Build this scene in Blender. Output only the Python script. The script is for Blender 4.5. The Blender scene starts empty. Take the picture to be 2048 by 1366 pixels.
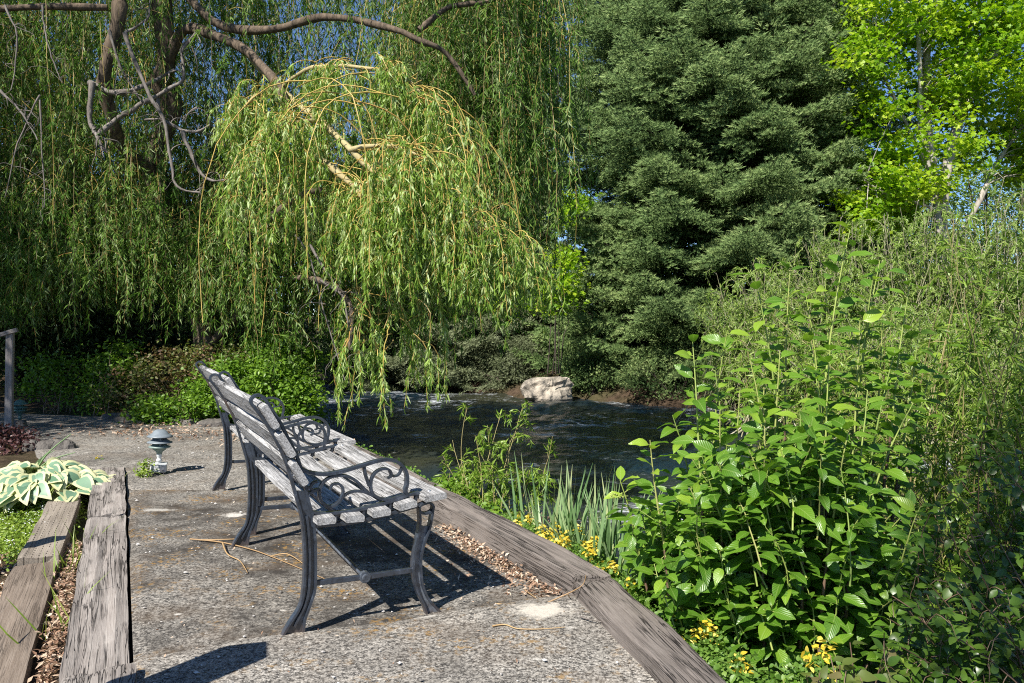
import bpy, math
import numpy as np

# ------------------------------------------------------------------ camera, sky, sun, exposure
SC = bpy.context.scene
F, CZ, HY = 1592.9, 1.15, 650.0          # focal length in photo pixels, eye height, horizon row
cam = bpy.data.cameras.new("Camera")
cam.lens = 28.0; cam.sensor_width = 36.0
cam.shift_y = -33.0 / 2048.0
cam.clip_start = 0.05; cam.clip_end = 2000
cam_o = bpy.data.objects.new("Camera", cam)
SC.collection.objects.link(cam_o)
cam_o.location = (0, 0, CZ); cam_o.rotation_euler = (math.pi / 2, 0, 0)
SC.camera = cam_o

SUN_EL = math.radians(45.0)
SUN_H = np.array([0.53, 0.85]); SUN_H /= np.linalg.norm(SUN_H)      # horizontal travel of the light
w = bpy.data.worlds.new("World"); SC.world = w; w.use_nodes = True
nt = w.node_tree
sky = nt.nodes.new("ShaderNodeTexSky"); sky.sky_type = 'NISHITA'; sky.sun_disc = False
sky.sun_elevation = SUN_EL
sky.sun_rotation = math.atan2(-SUN_H[0], -SUN_H[1])
sky.air_density = 1.0; sky.dust_density = 0.0; sky.ozone_density = 6.0; sky.altitude = 2500
nt.links.new(sky.outputs[0], nt.nodes["Background"].inputs[0])
nt.nodes["Background"].inputs[1].default_value = 0.085
sun = bpy.data.lights.new("Sun", 'SUN'); sun.energy = 5.0; sun.angle = math.radians(0.53)
sun.color = (1.0, 0.95, 0.87)
sun_o = bpy.data.objects.new("Sun", sun); SC.collection.objects.link(sun_o)
sun_o.rotation_euler = (math.pi / 2 - SUN_EL, 0, math.atan2(-SUN_H[0], SUN_H[1]))
SC.view_settings.view_transform = 'Standard'; SC.view_settings.look = 'None'
SC.view_settings.exposure = 0.95; SC.view_settings.gamma = 1.0
SC.render.engine = 'CYCLES'
SC.cycles.use_denoising = False; SC.cycles.filter_width = 1.1
SC.cycles.sample_clamp_indirect = 3.0
SC.cycles.max_bounces = 8; SC.cycles.transparent_max_bounces = 8

rng = np.random.default_rng(11)

# ------------------------------------------------------------------ helpers
def at(px, py, Y):
    return np.array([(px - 1024.0) / F * Y, Y, CZ - (py - HY) / F * Y])
def gnd(px, py, z=0.0):
    Y = F * (CZ - z) / (py - HY)
    return np.array([(px - 1024.0) / F * Y, Y, z])
def nrm(a):
    return a / np.maximum(np.linalg.norm(a, axis=-1, keepdims=True), 1e-9)
def rdir(n):
    return nrm(rng.normal(size=(n, 3)))
def U(a, b, n=None):
    return rng.uniform(a, b, n)
_SW = np.random.default_rng(5)
_W = [(_SW.uniform(0, 6.28, 14), _SW.uniform(0, 6.28, 14), _SW.uniform(0, 6.28, 14), _SW.uniform(.6, 1.8, 14)) for _ in range(6)]
def wav(x, y, sc=1.0, k=0):
    """smooth pseudo noise, about -1..1"""
    a, p, q, f = _W[k % 6]
    r = 0
    for i in range(14):
        r = r + np.sin((x * np.cos(a[i]) + y * np.sin(a[i])) * sc * f[i] + p[i])
    return r / 4.5
def fbm(x, y, sc=1.0, k=0, o=4):
    r, am = 0, 1.0
    for i in range(o):
        r = r + am * wav(x, y, sc * 2.1 ** i, k + i); am *= .5
    return r / 1.6

class G:
    """collects vertices and faces of ONE mesh object"""
    def __init__(s):
        s.v = []; s.q = []; s.t = []; s.qm = []; s.tm = []; s.a = []; s.lc = []; s.n = 0
    def add(s, v, quads=None, tris=None, mat=0, val=None, lc=None):
        v = np.asarray(v, float).reshape(-1, 3); k = len(v)
        s.v.append(v)
        s.a.append(np.full(k, .5) if val is None else np.broadcast_to(np.asarray(val, float), (k,)))
        s.lc.append(np.zeros((k, 3)) if lc is None else lc)
        if quads is not None and len(quads):
            q = np.asarray(quads, np.int64).reshape(-1, 4) + s.n; s.q.append(q); s.qm.append(np.full(len(q), mat))
        if tris is not None and len(tris):
            t = np.asarray(tris, np.int64).reshape(-1, 3) + s.n; s.t.append(t); s.tm.append(np.full(len(t), mat))
        s.n += k
    def build(s, name, mats, parent=None, smooth=False, loc=None, rot=None):
        me = bpy.data.meshes.new(name)
        V = np.concatenate(s.v) if s.v else np.zeros((0, 3))
        if parent is not None and loc is None:
            V = V - WL.get(parent.name, np.zeros(3))
        q = np.concatenate(s.q) if s.q else np.zeros((0, 4), int)
        t = np.concatenate(s.t) if s.t else np.zeros((0, 3), int)
        me.vertices.add(len(V)); me.vertices.foreach_set("co", V.astype(np.float32).ravel())
        nl = q.size + t.size
        me.loops.add(nl); me.loops.foreach_set("vertex_index", np.concatenate([q.ravel(), t.ravel()]).astype(np.int32))
        me.polygons.add(len(q) + len(t))
        st = np.concatenate([np.arange(len(q)) * 4, q.size + np.arange(len(t)) * 3]).astype(np.int32)
        me.polygons.foreach_set("loop_start", st)
        mi = np.concatenate((s.qm + s.tm) if (s.qm or s.tm) else [np.zeros(0)]).astype(np.int32)
        me.polygons.foreach_set("material_index", mi)
        me.polygons.foreach_set("use_smooth", np.full(len(mi), bool(smooth)))
        me.update(calc_edges=True)
        at_ = me.attributes.new("v", 'FLOAT', 'POINT'); at_.data.foreach_set("value", np.concatenate(s.a).astype(np.float32))
        if any(np.any(x) for x in s.lc):
            al = me.attributes.new("lc", 'FLOAT_VECTOR', 'POINT'); al.data.foreach_set("vector", np.concatenate(s.lc).astype(np.float32).ravel())
        for m in (mats if isinstance(mats, (list, tuple)) else [mats]):
            me.materials.append(m)
        o = bpy.data.objects.new(name, me); SC.collection.objects.link(o)
        if parent is not None: o.parent = parent
        if loc is not None: o.location = loc
        if rot is not None: o.rotation_euler = rot
        return o
    # --- shapes
    def tubes(s, P, R, k=5, mat=0, val=None, cap=False):
        P = np.asarray(P, float); n, m, _ = P.shape
        R = np.broadcast_to(np.asarray(R, float), (n, m))
        T = nrm(np.gradient(P, axis=1))
        ref = np.where(np.abs(T[:, :1, 2:3]) > .9, np.array([[[1., 0, 0]]]), np.array([[[0, 0, 1.]]]))
        A = nrm(np.cross(T, np.broadcast_to(ref, T.shape))); B = np.cross(T, A)
        an = np.arange(k) / k * 2 * math.pi
        ring = P[:, :, None] + R[:, :, None, None] * (A[:, :, None] * np.cos(an)[:, None] + B[:, :, None] * np.sin(an)[:, None])
        idx = np.arange(n * m * k).reshape(n, m, k)
        a = idx[:, :-1]; b = idx[:, 1:]
        q = np.stack([a, np.roll(a, -1, 2), np.roll(b, -1, 2), b], -1).reshape(-1, 4)
        vv = None if val is None else np.repeat(np.broadcast_to(val, (n,)), m * k)
        s.add(ring, q, mat=mat, val=vv)
        if cap and k >= 3:
            for j in range(n):
                for e in (0, m - 1):
                    c = len(ring[j, e]); vs = np.vstack([ring[j, e], P[j, e][None]])
                    s.add(vs, None, [[i, (i + 1) % c, c] for i in range(c)], mat=mat)
    def tube(s, pts, r, k=6, mat=0, cap=True, val=None):
        pts = np.asarray(pts, float); r = np.asarray(r, float)
        if r.ndim == 0: r = np.full(len(pts), float(r))
        s.tubes(pts[None], r[None], k, mat, val, cap)
    def box(s, c, sx, sy, sz, ax=None, ay=None, az=None, mat=0, val=None, bev=0.0):
        ax = np.array([1., 0, 0]) if ax is None else ax; ay = np.array([0, 1., 0]) if ay is None else ay
        az = np.array([0, 0, 1.]) if az is None else az
        c = np.asarray(c, float)
        if bev <= 0:
            v = [c + ax * sx * i / 2 + ay * sy * j / 2 + az * sz * k / 2 for k in (-1, 1) for j in (-1, 1) for i in (-1, 1)]
            s.add(v, [[0, 2, 3, 1], [4, 5, 7, 6], [0, 1, 5, 4], [2, 6, 7, 3], [0, 4, 6, 2], [1, 3, 7, 5]], mat=mat, val=val); return
        # bevelled along the x axis: octagonal section, chamfered ends
        h, d = sy / 2, sz / 2; b = bev
        sec = np.array([(-h + b, -d), (h - b, -d), (h, -d + b), (h, d - b), (h - b, d), (-h + b, d), (-h, d - b), (-h, -d + b)])
        rows = []
        for x, f in ((-sx / 2, 1 - b / min(h, d)), (-sx / 2 + b, 1), (sx / 2 - b, 1), (sx / 2, 1 - b / min(h, d))):
            rows.append(np.array([c + ax * x + ay * p[0] * f + az * p[1] * f for p in sec]))
        v = np.vstack(rows); q = []
        for r in range(3):
            for i in range(8):
                j = (i + 1) % 8; q.append([r * 8 + i, r * 8 + j, r * 8 + 8 + j, r * 8 + 8 + i])
        t = []
        for i in range(1, 7): t.append([0, i + 1, i]); t.append([24, 24 + i, 25 + i])
        s.add(v, q, t, mat=mat, val=val)
    def lathe(s, prof, c=(0, 0, 0), k=24, mat=0):
        prof = np.asarray(prof, float); an = np.arange(k) / k * 2 * math.pi
        v = np.stack([prof[:, None, 0] * np.cos(an), prof[:, None, 0] * np.sin(an), np.broadcast_to(prof[:, 1:2], (len(prof), k))], -1) + np.asarray(c)
        idx = np.arange(len(prof) * k).reshape(-1, k); a = idx[:-1]; b = idx[1:]
        s.add(v, np.stack([a, np.roll(a, -1, 1), np.roll(b, -1, 1), b], -1).reshape(-1, 4), mat=mat)
    def leaves(s, T, P, D, N, L, W, mat=0, val=None, curl=0.0, jit=0.0):
        """T = (verts (k,3): along, across, up ; tris)"""
        tv, tt = T; n = len(P); k = len(tv)
        D = nrm(D); S = nrm(np.cross(N, D)); N = np.cross(D, S)
        L = np.broadcast_to(L, (n,)); W = np.broadcast_to(W, (n,))
        cu = np.broadcast_to(curl, (n,))
        a = np.broadcast_to(tv[:, 0], (n, k)); b = tv[:, 1]; c = tv[:, 2][None] - cu[:, None] * a ** 2
        if jit:
            c = c + rng.normal(0, jit, (n, k)) * (np.abs(b) > .05)
        v = P[:, None] + D[:, None] * (a * L[:, None])[..., None] + S[:, None] * (b[None] * W[:, None])[..., None] + N[:, None] * (c * L[:, None])[..., None]
        t = (np.arange(n)[:, None, None] * k + np.asarray(tt)[None]).reshape(-1, 3)
        vv = rng.uniform(0, 1, n) if val is None else np.broadcast_to(val, (n,))
        lc = np.tile(np.c_[tv[:, 0], tv[:, 1], np.zeros(k)], (n, 1))
        s.add(v, None, t, mat=mat, val=np.repeat(vv, k), lc=lc)

WL = {}
def tag(o, label=None, cat=None, group=None, kind=None):
    if label: o["label"] = label
    if cat: o["category"] = cat
    if group: o["group"] = group
    if kind: o["kind"] = kind
    return o
def thing(name, loc, label, cat, group=None):
    o = bpy.data.objects.new(name, None); SC.collection.objects.link(o)
    o.location = [float(x) for x in loc]; WL[o.name] = np.asarray(loc, float)
    o.empty_display_size = .1
    return tag(o, label, cat, group)
def grow(parent):
    return parent

# leaf templates ----------------------------------------------------
def rows_leaf(rows, fold=.12):
    """rows: (a, halfwidth, up) with tip/base pointed -> 3 columns"""
    v = []; t = []
    for a, h, u in rows:
        v += [(a, -h, u + h * fold), (a, 0, u), (a, h, u + h * fold)]
    for r in range(len(rows) - 1):
        i = r * 3; j = i + 3
        t += [(i, i + 1, j), (i + 1, j + 1, j), (i + 1, i + 2, j + 1), (i + 2, j + 2, j + 1)]
    return np.array(v, float), np.array(t)
T_DIA = (np.array([(0, 0, 0), (.42, .5, .06), (1, 0, 0), (.42, -.5, .06)], float), np.array([(0, 2, 1), (0, 3, 2)]))
T_LANCE = (np.array([(0, 0, 0), (.3, .5, .03), (.3, -.5, .03), (.7, .36, -.02), (.7, -.36, -.02), (1, 0, -.1)], float),
           np.array([(0, 2, 1), (1, 2, 4), (1, 4, 3), (3, 4, 5)]))
T_OV = rows_leaf([(0, .03, 0), (.1, .27, .01), (.3, .47, .015), (.52, .48, .01), (.74, .33, 0), (.9, .14, -.01), (1, .01, -.02)])
T_HOSTA = rows_leaf([(0, .12, 0), (.08, .36, .05), (.28, .52, .08), (.5, .5, .09), (.72, .36, .06), (.9, .16, .01), (1, .01, -.03)])
T_BLADE = rows_leaf([(0, .5, 0), (.35, .5, 0), (.7, .38, 0), (1, .02, 0)], .0)
T_MAPLE = (np.array([(0, 0, 0), (.1, .45, 0), (.35, .26, .04), (.6, .5, 0), (.62, .16, .04), (1, 0, -.06), (.62, -.16, .04), (.6, -.5, 0), (.35, -.26, .04), (.1, -.45, 0)], float),
           np.array([(0, 2, 1), (0, 4, 2), (2, 4, 3), (0, 6, 4), (4, 6, 5), (0, 8, 6), (8, 7, 6), (0, 9, 8)]))
def _tuft():
    v = []; t = []
    for i in range(7):
        an = i / 7 * 6.283; a0 = .08 * i; r = .5 if i < 6 else .0
        d = np.array([.5, r * math.cos(an), r * math.sin(an)]); p = np.array([a0, 0, 0])
        sd = np.array([0, -math.sin(an), math.cos(an)]) * .085
        if i == 6: d = np.array([.65, .05, 0]); sd = np.array([0, 0, .09])
        v += [p - sd, p + sd, p + d]; t.append((3 * i, 3 * i + 1, 3 * i + 2))
    return np.array(v), np.array(t)
T_TUFT = _tuft()

# ------------------------------------------------------------------ materials
def node(nt, typ, **kw):
    n = nt.nodes.new(typ)
    for k, v in kw.items():
        if k.startswith("i_"):
            n.inputs[k[2:].replace("_", " ")].default_value = v
        else: setattr(n, k, v)
    return n
def new_mat(name):
    m = bpy.data.materials.new(name); m.use_nodes = True
    return m, m.node_tree, m.node_tree.nodes["Principled BSDF"]
def ramp(nt, fac, stops, interp='LINEAR'):
    r = nt.nodes.new("ShaderNodeValToRGB"); r.color_ramp.interpolation = interp
    e = r.color_ramp.elements
    while len(e) < len(stops): e.new(.5)
    for x, (p, c) in zip(e, stops):
        x.position = p; x.color = (c, c, c, 1) if isinstance(c, (int, float)) else (*c, 1)
    nt.links.new(fac, r.inputs[0]); return r.outputs[0]
def noise(nt, co, scale, detail=4, rough=.6, stretch=None, dist=0.0, color=False):
    if stretch is not None:
        mp = nt.nodes.new("ShaderNodeMapping"); mp.inputs["Scale"].default_value = stretch
        nt.links.new(co, mp.inputs[0]); co = mp.outputs[0]
    n = node(nt, "ShaderNodeTexNoise"); n.inputs["Scale"].default_value = scale; n.inputs["Detail"].default_value = detail
    n.inputs["Roughness"].default_value = rough; n.inputs["Distortion"].default_value = dist
    nt.links.new(co, n.inputs["Vector"]); return n.outputs[1 if color else 0]
def voro(nt, co, scale, feature='F1', out="Distance", rnd=1.0):
    n = node(nt, "ShaderNodeTexVoronoi"); n.feature = feature; n.inputs["Scale"].default_value = scale
    n.inputs["Randomness"].default_value = rnd
    nt.links.new(co, n.inputs["Vector"]); return n.outputs[out]
def mixc(nt, fac, a, b, blend='MIX'):
    n = node(nt, "ShaderNodeMix", data_type='RGBA', blend_type=blend)
    for s, i in ((fac, 0), (a, 6), (b, 7)):
        if hasattr(s, "node"): nt.links.new(s, n.inputs[i])
        elif isinstance(s, (int, float)) and i == 0: n.inputs[0].default_value = s
        else: n.inputs[i].default_value = (*s, 1) if len(s) == 3 else s
    return n.outputs[2]
def math_(nt, op, a, b=None):
    n = node(nt, "ShaderNodeMath", operation=op)
    for s, i in ((a, 0), (b, 1)):
        if s is None: continue
        if hasattr(s, "node"): nt.links.new(s, n.inputs[i])
        else: n.inputs[i].default_value = s
    return n.outputs[0]
def bump(nt, bsdf, h, strength=.5, dist=.01):
    b = node(nt, "ShaderNodeBump"); b.inputs["Strength"].default_value = strength; b.inputs["Distance"].default_value = dist
    nt.links.new(h, b.inputs["Height"]); nt.links.new(b.outputs[0], bsdf.inputs["Normal"]); return b
def coord(nt, k="Object"):
    return node(nt, "ShaderNodeTexCoord").outputs[k]
def attr(nt, name, out="Fac"):
    a = node(nt, "ShaderNodeAttribute"); a.attribute_name = name; return a.outputs[out]

def leaf_mat(name, cols, trans=.35, rough=.45, tcol=1.6, spec=.4, veins=False, margin=None):
    """per-leaf random colour from a ramp, some light coming through the blade"""
    m, nt, b = new_mat(name)
    n = len(cols)
    c = ramp(nt, attr(nt, "v"), [((i / (n - 1)) if n > 1 else 0, x) for i, x in enumerate(cols)])
    if margin is not None or veins:
        sep = node(nt, "ShaderNodeSeparateXYZ"); nt.links.new(attr(nt, "lc", "Vector"), sep.inputs[0])
        ax, ay = sep.outputs[0], math_(nt, 'ABSOLUTE', sep.outputs[1])
    if veins:
        mid = ramp(nt, ay, [(0, 1.0), (.035, 0.0)])
        side = math_(nt, 'SINE', math_(nt, 'MULTIPLY', math_(nt, 'SUBTRACT', ax, math_(nt, 'MULTIPLY', ay, .7)), 52.0))
        sv = ramp(nt, side, [(.86, 0.0), (1.0, .45)])
        c = mixc(nt, math_(nt, 'MAXIMUM', mid, sv), c, mixc(nt, .55, c, (.30, .38, .12)))
        bump(nt, b, math_(nt, 'MULTIPLY', side, 1.0), .25, .0015)
    if margin is not None:
        nz = noise(nt, coord(nt), 60, 3)
        e = math_(nt, 'SUBTRACT', math_(nt, 'MULTIPLY', math_(nt, 'SINE', math_(nt, 'MULTIPLY', math_(nt, 'POWER', ax, .75), math.pi)), .52), ay)
        e = math_(nt, 'ADD', e, math_(nt, 'MULTIPLY', math_(nt, 'SUBTRACT', nz, .5), .13))
        c = mixc(nt, ramp(nt, e, [(.15, 1.0), (.18, 0.0)]), c, margin)
    nt.links.new(c, b.inputs["Base Color"])
    b.inputs["Roughness"].default_value = rough; b.inputs["Specular IOR Level"].default_value = spec
    tr = node(nt, "ShaderNodeBsdfTranslucent")
    tc = mixc(nt, 1.0, c, (tcol, tcol * 1.05, tcol * .55), 'MULTIPLY')
    nt.links.new(tc, tr.inputs[0])
    mx = node(nt, "ShaderNodeMixShader"); mx.inputs[0].default_value = trans
    nt.links.new(b.outputs[0], mx.inputs[1]); nt.links.new(tr.outputs[0], mx.inputs[2])
    nt.links.new(mx.outputs[0], nt.nodes["Material Output"].inputs[0])
    return m
def bark_mat(name, c1, c2, sc=14, rough=.9, st=(1, 1, .25), bs=.8):
    m, nt, b = new_mat(name); co = coord(nt)
    n = noise(nt, co, sc, 6, .65, st, 1.0)
    nt.links.new(ramp(nt, n, [(.3, c1), (.7, c2)]), b.inputs["Base Color"]); b.inputs["Roughness"].default_value = rough
    b.inputs["Specular IOR Level"].default_value = .2
    bump(nt, b, n, bs, .02); return m
def twig_mat(name, cols):
    m, nt, b = new_mat(name); n = len(cols)
    nt.links.new(ramp(nt, attr(nt, "v"), [(i / (n - 1), x) for i, x in enumerate(cols)]), b.inputs["Base Color"])
    b.inputs["Roughness"].default_value = .6; return m
def wood_mat(name, base, light, dark, crack=.5, sc=1.0, incise=False, rough=.85, contrast=0.0):
    """weathered timber, grain along local X"""
    m, nt, b = new_mat(name); co = coord(nt)
    g = noise(nt, co, 10 * sc, 6, .72, (.3, 9, 9), .5)
    g2 = noise(nt, co, 22 * sc, 4, .7, (.25, 12, 12), .3)
    pa = noise(nt, co, 3.2 * sc, 5, .6, (.6, 1.4, 1.4))
    c = mixc(nt, ramp(nt, g, [(.35, 0.0), (.68, 1.0)]), base, light)
    c = mixc(nt, ramp(nt, pa, [(.42, 0.0), (.66, .5)]), c, tuple(x * .62 for x in base))
    c = mixc(nt, ramp(nt, g2, [(.30, .7), (.46, 0.0)]), c, dark)
    if contrast:
        c = mixc(nt, ramp(nt, noise(nt, co, 14, 4, .7, (.3, 9, 9)), [(.46, 0.0), (.56, .75 * contrast)]), c, tuple(x * .42 for x in base))
    ck = noise(nt, co, 5.5 * sc, 3, .55, (.22, 10, 10), .7)
    ck2 = noise(nt, co, 2.2, 2, .5, (1, 3, 1))
    line = ramp(nt, math_(nt, 'ABSOLUTE', math_(nt, 'SUBTRACT', ck, .5)), [(0.0, 1.0), (.034, 0.0)])
    line = math_(nt, 'MULTIPLY', line, ramp(nt, ck2, [(.42, 0.0), (.54, 1.0)]))
    line = math_(nt, 'MULTIPLY', line, crack)
    c = mixc(nt, line, c, tuple(x * .3 for x in dark))
    h = math_(nt, 'ADD', math_(nt, 'MULTIPLY', g2, .5), math_(nt, 'MULTIPLY', g, .35))
    h = math_(nt, 'SUBTRACT', h, math_(nt, 'MULTIPLY', line, 1.6))
    if incise:
        sep = node(nt, "ShaderNodeSeparateXYZ"); nt.links.new(co, sep.inputs[0])
        row = math_(nt, 'PINGPONG', sep.outputs[1], .016)
        ro = ramp(nt, row, [(0, 1.0), (.004 , 0.0)])
        fl = math_(nt, 'FLOOR', math_(nt, 'DIVIDE', math_(nt, 'ADD', sep.outputs[1], .016), .032))
        xs = math_(nt, 'PINGPONG', math_(nt, 'ADD', sep.outputs[0], math_(nt, 'MULTIPLY', fl, .017)), .025)
        dsh = ramp(nt, xs, [(.008, 1.0), (.011, 0.0)])
        nd = ramp(nt, noise(nt, co, 9, 2), [(.38, 0.0), (.46, 1.0)])
        dots = math_(nt, 'MULTIPLY', math_(nt, 'MULTIPLY', ro, dsh), nd)
        c = mixc(nt, math_(nt, 'MULTIPLY', dots, .85), c, tuple(x * .4 for x in dark))
        h = math_(nt, 'SUBTRACT', h, math_(nt, 'MULTIPLY', dots, 1.2))
    nt.links.new(c, b.inputs["Base Color"]); b.inputs["Roughness"].default_value = rough
    b.inputs["Specular IOR Level"].default_value = .25
    bump(nt, b, h, .8, .006); return m

M = {}
# concrete
def concrete(name, tone=1.0, lich=1.0, patch=None, stain=1.0):
    m, nt, b = new_mat(name); co = coord(nt)
    big = noise(nt, co, 1.1, 5, .62); med = noise(nt, co, 6, 6, .7); fine = noise(nt, co, 52, 6, .8); grit = noise(nt, co, 120, 4, .75)
    c = mixc(nt, ramp(nt, fine, [(.43, 0.0), (.57, 1.0)]), (.050 * tone, .047 * tone, .044 * tone), (.42 * tone, .388 * tone, .34 * tone))
    c = mixc(nt, ramp(nt, grit, [(.52, 0.0), (.64, .9)]), c, (.66 * tone, .62 * tone, .555 * tone))
    c = mixc(nt, ramp(nt, grit, [(.36, .9), (.46, 0.0)]), c, (.028, .025, .022))
    dk = math_(nt, 'ADD', math_(nt, 'MULTIPLY', big, .55), math_(nt, 'MULTIPLY', med, .45))
    c = mixc(nt, math_(nt, 'MULTIPLY', ramp(nt, dk, [(.40, .92), (.56, 0.0)]), stain), c, (.062 * tone, .055 * tone, .048 * tone))
    c = mixc(nt, math_(nt, 'MULTIPLY', ramp(nt, noise(nt, co, 2.3, 4, .6), [(.50, 0.0), (.66, .42)]), stain), c, (.16 * tone, .112 * tone, .072 * tone))
    wn = noise(nt, co, 17, 4, .6); wv = voro(nt, co, 13)
    wh = math_(nt, 'MULTIPLY', ramp(nt, wv, [(.10, 1.0), (.22, 0.0)]), ramp(nt, wn, [(.56, 0.0), (.64, .8)]))
    c = mixc(nt, wh, c, (.55, .52, .47))
    on = noise(nt, co, 3.3, 3, .6); od = noise(nt, co, 34, 5, .7)
    orr = math_(nt, 'MULTIPLY', ramp(nt, on, [(.50, 0.0), (.68, .95)]), ramp(nt, od, [(.52, 0.0), (.60, 1.0)]))
    c = mixc(nt, math_(nt, 'MULTIPLY', orr, .75 * lich), c, (.30, .175, .05))
    if patch is not None:        # dabs of pale mortar left on the slab
        for (px_, py_, rx_, ry_, pc) in patch:
            mp = node(nt, "ShaderNodeMapping"); mp.inputs["Location"].default_value = (-px_ / rx_, -py_ / ry_, 0); mp.inputs["Scale"].default_value = (1 / rx_, 1 / ry_, 0)
            nt.links.new(co, mp.inputs[0]); ln = node(nt, "ShaderNodeVectorMath", operation='LENGTH'); nt.links.new(mp.outputs[0], ln.inputs[0])
            d = math_(nt, 'ADD', ln.outputs["Value"], math_(nt, 'MULTIPLY', math_(nt, 'SUBTRACT', noise(nt, co, 14, 6, .7), .5), 2.2))
            c = mixc(nt, ramp(nt, d, [(.55, .95), (.95, 0.0)]), c, mixc(nt, fine, tuple(x * .7 for x in pc), pc))
    nt.links.new(c, b.inputs["Base Color"]); b.inputs["Roughness"].default_value = .92; b.inputs["Specular IOR Level"].default_value = .2
    h = math_(nt, 'ADD', math_(nt, 'MULTIPLY', fine, .8), math_(nt, 'ADD', math_(nt, 'MULTIPLY', grit, .5), math_(nt, 'MULTIPLY', med, .6)))
    bump(nt, b, h, .75, .008); return m
M['conc_near'] = concrete("concrete_near", .95, 1.3, [(.115, 3.15, .15, .10, (.62, .57, .49)), (-.34, 3.10, .06, .03, (.5, .47, .42))], .55)
M['conc'] = concrete("concrete_mid", .70, 1.5, [(-1.68, 4.82, .085, .07, (.62, .59, .54)), (-2.2, 4.95, .12, .05, (.42, .40, .36))], 1.15)
M['conc_far'] = concrete("concrete_far", .82, .25, None, .6)
def plain(name, c1, c2, sc=20, rough=.9, bs=.4, bd=.01, spec=.3):
    m, nt, b = new_mat(name); co = coord(nt); n = noise(nt, co, sc, 6, .68)
    nt.links.new(ramp(nt, n, [(.32, c1), (.68, c2)]), b.inputs["Base Color"]); b.inputs["Roughness"].default_value = rough
    b.inputs["Specular IOR Level"].default_value = spec
    bump(nt, b, n, bs, bd); return m
M['mortar'] = plain("mortar", (.13, .12, .105), (.23, .21, .185), 30)
M['patch'] = plain("pale_mortar", (.40, .37, .31), (.58, .54, .46), 45)
M['rock'] = plain("river_boulder", (.30, .26, .21), (.52, .46, .38), 2.2, .9, .9, .1)
M['rock_dark'] = plain("dark_stone", (.06, .055, .05), (.16, .145, .13), 6, .9, .8, .05)
M['sleeper_grey'] = wood_mat("weathered_sleeper", (.235, .205, .185), (.36, .33, .30), (.085, .07, .06), .95)
M['sleeper_brown'] = wood_mat("brown_sleeper", (.165, .128, .098), (.255, .21, .17), (.07, .052, .04), .35)
M['sleeper_incised'] = wood_mat("incised_timber", (.23, .195, .155), (.32, .28, .235), (.09, .07, .05), .15, incise=True)
M['sleeper_river'] = wood_mat("riverside_timber", (.15, .127, .112), (.24, .21, .188), (.042, .033, .027), 1.0)
M['slat'] = wood_mat("silvered_slat", (.34, .335, .33), (.62, .615, .61), (.060, .056, .053), 1.0, 1.5, contrast=1.0)
M['post'] = wood_mat("grey_post", (.24, .215, .20), (.33, .30, .28), (.10, .085, .075), .5)
# iron
m, nt, b = new_mat("cast_iron"); co = coord(nt)
n1 = noise(nt, co, 30, 5, .7); n2 = noise(nt, co, 5, 4, .6)
c = ramp(nt, n1, [(.35, (.012, .015, .021)), (.60, (.030, .039, .056)), (.76, (.10, .115, .145))])
rust = ramp(nt, n2, [(.60, 0.0), (.72, .7)])
c = mixc(nt, rust, c, (.075, .045, .028))
sepz = node(nt, "ShaderNodeSeparateXYZ"); nt.links.new(co, sepz.inputs[0])
c = mixc(nt, ramp(nt, math_(nt, 'ADD', sepz.outputs[2], math_(nt, 'MULTIPLY', n1, .06)), [(.035, .6), (.08, 0.0)]), c, (.085, .058, .044))
gm = node(nt, 'ShaderNodeNewGeometry'); c = mixc(nt, math_(nt, 'MULTIPLY', ramp(nt, gm.outputs['Pointiness'], [(.52, 0.0), (.58, .7)]), ramp(nt, n1, [(.4, .2), (.6, 1.0)])), c, (.15, .17, .20))
nt.links.new(c, b.inputs["Base Color"]); b.inputs["Roughness"].default_value = .34; b.inputs["Specular IOR Level"].default_value = .9
bump(nt, b, n1, .25, .003); M['iron'] = m
m, nt, b = new_mat("bolt_steel"); b.inputs["Base Color"].default_value = (.55, .55, .55, 1); b.inputs["Metallic"].default_value = .8; b.inputs["Roughness"].default_value = .4; M['bolt'] = m
def painted(name, c1, c2, rough=.5):
    m, nt, b = new_mat(name); co = coord(nt); n = noise(nt, co, 18, 5, .7)
    nt.links.new(ramp(nt, n, [(.35, c1), (.65, c2)]), b.inputs["Base Color"]); b.inputs["Roughness"].default_value = rough; bump(nt, b, n, .15, .002); return m
M['lamp_blue'] = painted("faded_blue_paint", (.125, .15, .17), (.19, .22, .24))
M['lamp_green'] = painted("green_paint", (.12, .175, .155), (.19, .25, .225))
M['lamp_dark'] = painted("dark_green_paint", (.045, .10, .09), (.085, .16, .14))
M['zinc'] = painted("galvanised_box", (.42, .44, .45), (.60, .61, .61), .45)
M['lens'] = painted("lamp_lens", (.50, .49, .42), (.60, .58, .50), .3)
# ground
m, nt, b = new_mat("soil"); co = coord(nt)
n1 = noise(nt, co, 9, 8, .75); n2 = noise(nt, co, 70, 4, .7); n3 = noise(nt, co, .5, 4, .6)
c = ramp(nt, n1, [(.3, (.022, .015, .010)), (.55, (.075, .052, .035)), (.75, (.15, .11, .075))])
c = mixc(nt, ramp(nt, n2, [(.58, 0.0), (.66, .7)]), c, (.19, .13, .085))
c = mixc(nt, ramp(nt, n3, [(.45, 0.0), (.6, .6)]), c, (.05, .065, .02))
nt.links.new(c, b.inputs["Base Color"]); b.inputs["Roughness"].default_value = .95; b.inputs["Specular IOR Level"].default_value = .1
bump(nt, b, math_(nt, 'ADD', n1, math_(nt, 'MULTIPLY', n2, .4)), 1.0, .03); M['soil'] = m
m, nt, b = new_mat("dry_hill"); co = coord(nt); n1 = noise(nt, co, .6, 6, .7); n2 = noise(nt, co, 7, 4, .7)
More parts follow.
